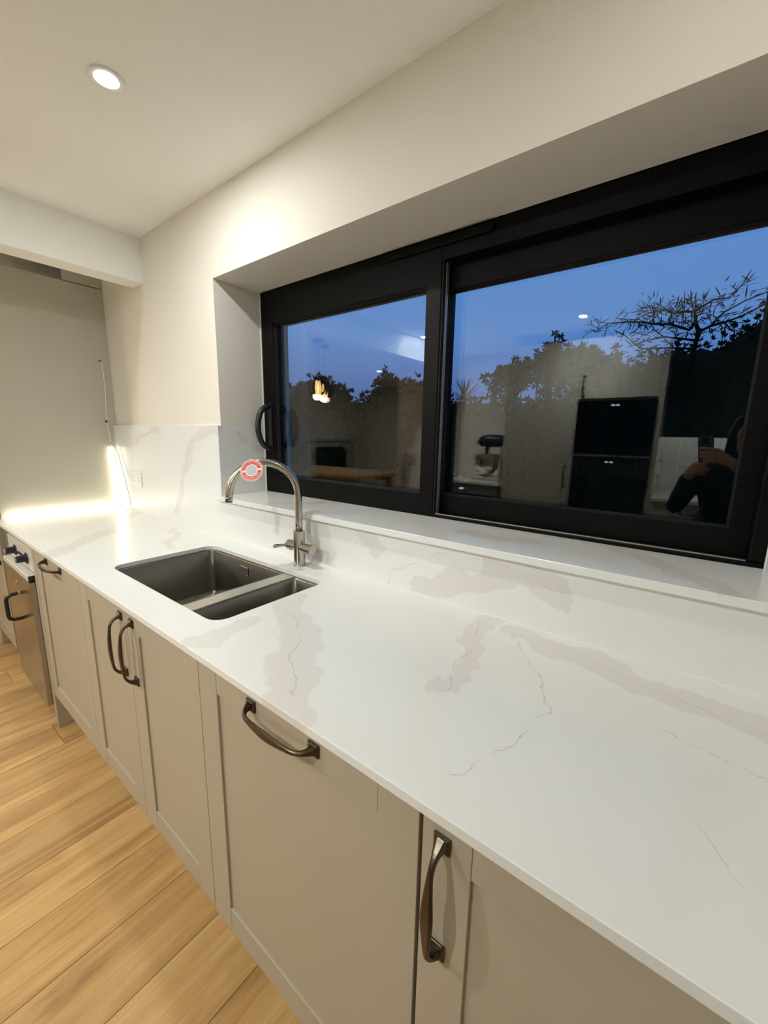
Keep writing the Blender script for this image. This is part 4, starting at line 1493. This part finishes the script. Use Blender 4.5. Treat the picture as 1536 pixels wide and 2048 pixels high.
G = -0.0995
def hedge(name, loc, label, prof, y0, y1, seed, mat, tl, L=.09, W=.020):
    """Clipped hedge from a skyline profile [(x, z)], solid with leafy tufts on top and face."""
    rng = random.Random(seed)
    t = thing(name, loc, label, 'hedge')
    bm = bmesh.new()
    xs = []
    for (xa, za), (xb, zb) in zip(prof[:-1], prof[1:]):
        n = max(2, int((xb - xa) / .10))
        for i in range(n):
            f = i / n
            xs.append((xa + (xb - xa) * f, za + (zb - za) * f))
    xs.append(prof[-1])
    rr = []
    for x, z in xs:
        dz = .07 * mnoise.noise(Vector((x * 2.3, 0, seed))) + .05 * mnoise.noise(Vector((x * 7, 3, seed)))
        dy = .08 * mnoise.noise(Vector((x * 3.1, 7, seed)))
        z2 = z - .06 + dz
        rr.append([(x, y0 + dy, G), (x, y0 + dy * 1.5 - .04, z2 * .5), (x, y0 + dy, z2 - .10), (x, y0 + .14, z2), (x, y1 - .14, z2 - .02), (x, y1, z2 - .12), (x, y1, G)])
    rings(bm, rr)
    for i in range(tl):
        j = rng.randrange(len(rr))
        x, z = xs[j]
        base = rr[j]
        if rng.random() < .7:
            p = Vector((x + rng.uniform(-.05, .05), rng.uniform(y0, y1 - .1), base[3][2] - .01))
            ax = Vector((rng.uniform(-.4, .4), rng.uniform(-.4, .1), 1)).normalized()
            if rng.random() < .35:
                q_ = p + ax * rng.uniform(.05, .16)
                leaf_quad(bm, p, q_ - p, Vector((0, 1, 0)), (q_ - p).length, .005)
                p = q_
        else:
            p = Vector((x, y0 - .03, rng.uniform(.4, base[3][2])))
            ax = Vector((rng.uniform(-.4, .4), -1, .4)).normalized()
        tuft(bm, p, ax, rng, L, W, 5)
    o = obj('foliage', bm, mat, t)
    o['kind'] = 'stuff'
    stems(t, [[(x, (y0 + y1) / 2, G), (x + .02, (y0 + y1) / 2, .5)] for x, z in xs[::12]], M_bark)
    return t

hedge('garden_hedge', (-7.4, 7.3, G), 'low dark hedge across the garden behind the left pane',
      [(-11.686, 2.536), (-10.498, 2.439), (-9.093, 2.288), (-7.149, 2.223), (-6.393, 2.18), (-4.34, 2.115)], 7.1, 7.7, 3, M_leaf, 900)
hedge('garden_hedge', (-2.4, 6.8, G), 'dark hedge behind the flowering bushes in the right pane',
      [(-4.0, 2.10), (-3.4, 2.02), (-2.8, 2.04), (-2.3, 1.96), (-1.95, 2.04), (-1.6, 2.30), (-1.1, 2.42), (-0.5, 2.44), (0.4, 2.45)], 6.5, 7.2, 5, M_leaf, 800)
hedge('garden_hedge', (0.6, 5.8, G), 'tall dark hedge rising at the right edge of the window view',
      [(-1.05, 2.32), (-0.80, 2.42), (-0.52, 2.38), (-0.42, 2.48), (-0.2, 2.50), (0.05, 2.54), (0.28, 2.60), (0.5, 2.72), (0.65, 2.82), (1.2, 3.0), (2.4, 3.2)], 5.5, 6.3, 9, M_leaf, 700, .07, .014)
def shrub(label, blobs, seed, tufts, L, W, mat, base, group='leafy shrubs beyond the window'):
    t = thing('garden_shrub', (base[0], base[1], G), label, 'shrub', group)
    foliage(t, blobs, mat, seed, tufts, L, W)
    paths = []
    for c, r in blobs:
        mid = Vector(base).lerp(Vector(c), .5) + Vector((.05, .03, 0))
        paths.append([(base[0], base[1], G), tuple(mid), (c[0], c[1], c[2] + r[2] * .6)])
    stems(t, paths, M_bark, .035, .010)
    return t
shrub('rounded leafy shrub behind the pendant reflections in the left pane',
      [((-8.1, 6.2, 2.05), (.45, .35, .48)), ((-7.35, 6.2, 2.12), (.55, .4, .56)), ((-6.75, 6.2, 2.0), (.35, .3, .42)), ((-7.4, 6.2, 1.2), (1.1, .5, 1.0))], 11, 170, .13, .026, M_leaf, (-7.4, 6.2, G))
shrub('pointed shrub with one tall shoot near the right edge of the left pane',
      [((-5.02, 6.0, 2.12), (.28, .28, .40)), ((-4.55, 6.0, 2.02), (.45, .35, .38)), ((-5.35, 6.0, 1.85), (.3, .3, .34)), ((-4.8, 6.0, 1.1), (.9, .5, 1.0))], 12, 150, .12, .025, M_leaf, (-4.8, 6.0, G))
# the tall shoot of that shrub is its own leader
sh = thing('sapling', (-4.57, 5.2, G), 'thin upright shoot poking above the shrubs in the left pane', 'sapling')
stems(sh, [[(-4.57, 5.2, G), (-4.58, 5.2, 1.4), (-4.56, 5.2, 2.62)]], M_bark, .018, .006)
rng = random.Random(21)
bm = bmesh.new()
for i in range(34):
    z = rng.uniform(2.18, 2.62)
    leaf_quad(bm, Vector((-4.565, 5.2, z)), Vector((rng.choice((-1, 1)) * rng.uniform(.4, 1), rng.uniform(-.5, .5), rng.uniform(.5, 1.2))), rdir(rng, 0), .12 * (2.85 - z) / .5, .018)
o = obj('foliage', bm, M_leaf, sh)
o['kind'] = 'stuff'
# spiky palm-like plant
pm = thing('cordyline_palm', (-3.08, 5.5, G), 'spiky palm-like plant low in the left corner of the right pane', 'palm')
stems(pm, [[(-3.1, 5.5, G), (-3.08, 5.5, 1.0), (-3.08, 5.5, 1.98)]], M_bark, .06, .045)
leaf_me = None
for i in range(46):
    a = 2 * math.pi * i * .381966
    el = math.radians(-25 + 110 * ((i % 23) / 22) ** .8)
    d = Vector((math.cos(a) * math.cos(el), math.sin(a) * math.cos(el), math.sin(el)))
    if leaf_me is None:
        bm = bmesh.new()
        L_, W_ = .36, .012
        rr = [[(-W_ * .6, 0, 0), (W_ * .6, 0, 0), (W_ * .6, 0.003, 0), (-W_ * .6, 0.003, 0)],
              [(-W_, -.004, L_ * .4), (W_, -.004, L_ * .4), (W_, 0, L_ * .4), (-W_, 0, L_ * .4)],
              [(-W_ * .1, -.05, L_), (W_ * .1, -.05, L_), (W_ * .1, -.047, L_), (-W_ * .1, -.047, L_)]]
        rings(bm, rr)
        bmesh.ops.recalc_face_normals(bm, faces=bm.faces[:])
        leaf_me = bpy.data.meshes.new('leaf')
        bm.to_mesh(leaf_me)
        bm.free()
        leaf_me.materials.append(M_leaf2)
    o = bpy.data.objects.new('leaf', leaf_me)
    link(o)
    o.parent = pm
    o.location = Vector((-3.08, 5.5, 2.0)) - pm.location
    o.rotation_mode = 'QUATERNION'
    o.rotation_quaternion = d.to_track_quat('Z', 'Y')
# open multi-stemmed bushes with star-shaped leaf clusters
def bush(label, base, tips, seed, star=.085):
    rng = random.Random(seed)
    t = thing('leafy_bush', (base[0], base[1], G), label, 'bush', 'open bushes beyond the window')
    bm = bmesh.new()
    paths = []
    for tx, tz, sp in tips:
        b = Vector((base[0] + rng.uniform(-.15, .15), base[1], 1.5))
        e_ = Vector((tx, base[1] + rng.uniform(-.15, .15), tz))
        m_ = b.lerp(e_, .55) + Vector((rng.uniform(-.06, .06), 0, rng.uniform(-.03, .03)))
        paths.append([(base[0], base[1], G), (b.x, b.y, .8), tuple(b), tuple(m_), tuple(e_)])
        for i in range(sp):
            f = rng.uniform(.35, 1.0)
            p = m_.lerp(e_, f) if f > .4 else b.lerp(m_, f * 2)
            q_ = p + Vector((rng.uniform(-.17, .17), rng.uniform(-.15, .15), rng.uniform(-.06, .14)))
            paths.append([tuple(p - Vector((0, 0, .10))), tuple(p.lerp(q_, .6)), tuple(q_)])
            for k in range(8):
                a = 2 * math.pi * k / 8 + rng.random()
                d = Vector((math.cos(a) * .95, rng.uniform(-.4, .4), math.sin(a) * .8 + .35))
                leaf_quad(bm, q_, d, Vector((0, -1, .2)), star * rng.uniform(.7, 1.1), .016)
        for k in range(9):
            a = 2 * math.pi * k / 9
            leaf_quad(bm, e_, Vector((math.cos(a) * .7, rng.uniform(-.4, .4), .5 + math.sin(a) * .6)), Vector((0, -1, .2)), star, .016)
    o = obj('foliage', bm, M_leaf2, t)
    o['kind'] = 'stuff'
    stems(t, paths, M_bark, .014, .004)
    return t
bush('open bush with star-shaped leaf clusters, leftmost of the three in the right pane', (-2.05, 5.0, G),
     [(-2.30, 2.24, 16), (-2.19, 2.38, 24), (-2.02, 2.26, 20), (-1.93, 2.38, 24), (-2.12, 2.12, 18)], 31)
bush('open bush with star-shaped leaf clusters, tallest and middle of the three in the right pane', (-1.790, 5.8, G),
     [(-1.968, 2.585, 26), (-1.812, 2.629, 26), (-1.723, 2.741, 30), (-1.611, 2.585, 24), (-1.678, 2.406, 22), (-1.879, 2.384, 22)], 32)
bush('open bush with star-shaped leaf clusters beside the bare-branched tree in the right pane', (-1.08, 5.0, G),
     [(-1.27, 2.46, 22), (-1.10, 2.44, 22), (-1.03, 2.48, 24), (-0.90, 2.36, 20), (-1.18, 2.26, 22), (-0.96, 2.22, 22), (-1.30, 2.20, 20)], 33)
# loose tree with narrow leaves at the right
tr = thing('garden_tree', (0.03, 4.6, G), 'loose tree with crooked branches and narrow leaves against the dusk sky', 'tree')
Y5 = 4.6
br = [
    ([(0.03, G), (0.02, 1.2), (0.03, 2.31), (0.04, 2.49), (0.00, 2.61), (-0.02, 2.72)], .030, .016),
    ([(-0.02, 2.72), (0.02, 2.76), (0.13, 2.82), (0.25, 2.81), (0.31, 2.88)], .014, .006),
    ([(-0.02, 2.72), (-0.13, 2.735), (-0.21, 2.72), (-0.28, 2.77), (-0.43, 2.74), (-0.55, 2.68)], .013, .005),
    ([(0.00, 2.61), (-0.04, 2.52), (-0.11, 2.55), (-0.22, 2.60), (-0.36, 2.61), (-0.45, 2.64), (-0.62, 2.66), (-0.80, 2.67), (-0.90, 2.62)], .016, .005),
    ([(-0.36, 2.61), (-0.38, 2.70), (-0.37, 2.78), (-0.42, 2.84)], .010, .004),
    ([(-0.22, 2.60), (-0.24, 2.66), (-0.19, 2.71)], .007, .004),
    ([(0.04, 2.49), (0.13, 2.55), (0.24, 2.58), (0.36, 2.62), (0.54, 2.70), (0.75, 2.80)], .016, .006),
    ([(0.13, 2.55), (0.22, 2.68), (0.38, 2.76), (0.56, 2.80)], .011, .005),
    ([(0.03, 2.40), (-0.11, 2.43), (-0.25, 2.46), (-0.40, 2.44), (-0.55, 2.40)], .013, .005),
    ([(0.03, 2.31), (-0.20, 2.34), (-0.45, 2.36), (-0.62, 2.52), (-0.72, 2.58)], .012, .004),
    ([(-0.25, 2.46), (-0.34, 2.54), (-0.38, 2.60)], .008, .004),
    ([(0.24, 2.58), (0.30, 2.50), (0.42, 2.46)], .008, .004),
    ([(-0.45, 2.64), (-0.52, 2.56), (-0.60, 2.50)], .007, .003),
]
anchors = []
rng = random.Random(5)
for pts, ra, rb_ in br:
    p3 = [Vector((x, Y5 + .12 * math.sin(3 * x + z * 5), z)) for x, z in pts]
    bm = bmesh.new()
    n = len(p3)
    tube(bm, p3, [ra + (rb_ - ra) * i / (n - 1) for i in range(n)], 6)
    obj('branch', bm, M_bark, tr, smooth=True)
    for i in range(n - 1):
        if p3[i].z < 2.3:
            continue
        for k in range(3):
            anchors.append((p3[i].lerp(p3[i + 1], rng.random()), (p3[i + 1] - p3[i]).normalized(), rb_))
    anchors.append((p3[-1], (p3[-1] - p3[-2]).normalized(), 0))
    anchors.append((p3[-1], (p3[-1] - p3[-2]).normalized(), 0))
bm = bmesh.new()
rings(bm, [[(-.0015, 0, 0), (.0015, 0, 0), (.0015, .002, 0), (-.0015, .002, 0)], [(-.0075, -.003, .05), (.0075, -.003, .05), (.0075, -.001, .05), (-.0075, -.001, .05)],
           [(-.006, -.006, .085), (.006, -.006, .085), (.006, -.004, .085), (-.006, -.004, .085)], [(-.0006, -.012, .125), (.0006, -.012, .125), (.0006, -.0105, .125), (-.0006, -.0105, .125)]])
bmesh.ops.recalc_face_normals(bm, faces=bm.faces[:])
leaf2 = bpy.data.meshes.new('leaf')
bm.to_mesh(leaf2)
bm.free()
leaf2.materials.append(M_leaf)
count = 0
twigs = bmesh.new()
ai = 0
while count < 290:
    p, d, _ = anchors[ai % len(anchors)]
    ai += 1
    ax = (d * .6 + Vector((rng.gauss(0, .8), rng.gauss(0, .4), rng.gauss(.1, .6)))).normalized()
    end = p + ax * rng.uniform(.05, .15)
    tube(twigs, [p, p.lerp(end, .5) + Vector((0, 0, .008)), end], [.0035, .003, .002], 4)
    for k in range(rng.choice((2, 3, 3, 4))):
        if count >= 290:
            break
        q_ = p.lerp(end, rng.uniform(.4, 1.0))
        ld_ = (ax + Vector((rng.gauss(0, .55), rng.gauss(0, .35), rng.gauss(0, .55)))).normalized()
        o = bpy.data.objects.new('leaf', leaf2)
        link(o)
        o.parent = tr
        o.location = q_ - tr.location
        o.rotation_mode = 'QUATERNION'
        o.rotation_quaternion = ld_.to_track_quat('Z', 'Y')
        s_ = rng.uniform(.6, 1.05)
        o.scale = (s_, s_, s_)
        count += 1
obj('twigs', twigs, M_bark, tr)
extra = bmesh.new()
for i in range(420):
    p, d, _ = anchors[rng.randrange(len(anchors))]
    if p.x < -0.45 and rng.random() < .5:
        continue
    c_ = p + Vector((rng.gauss(0, .07), rng.gauss(0, .10), rng.gauss(-.01, .06)))
    leaf_quad(extra, c_, (d + rdir(rng, 0) * .9), rdir(rng, 0), rng.uniform(.06, .12), .0075)
o = obj('foliage', extra, M_leaf, tr)
o['kind'] = 'stuff'
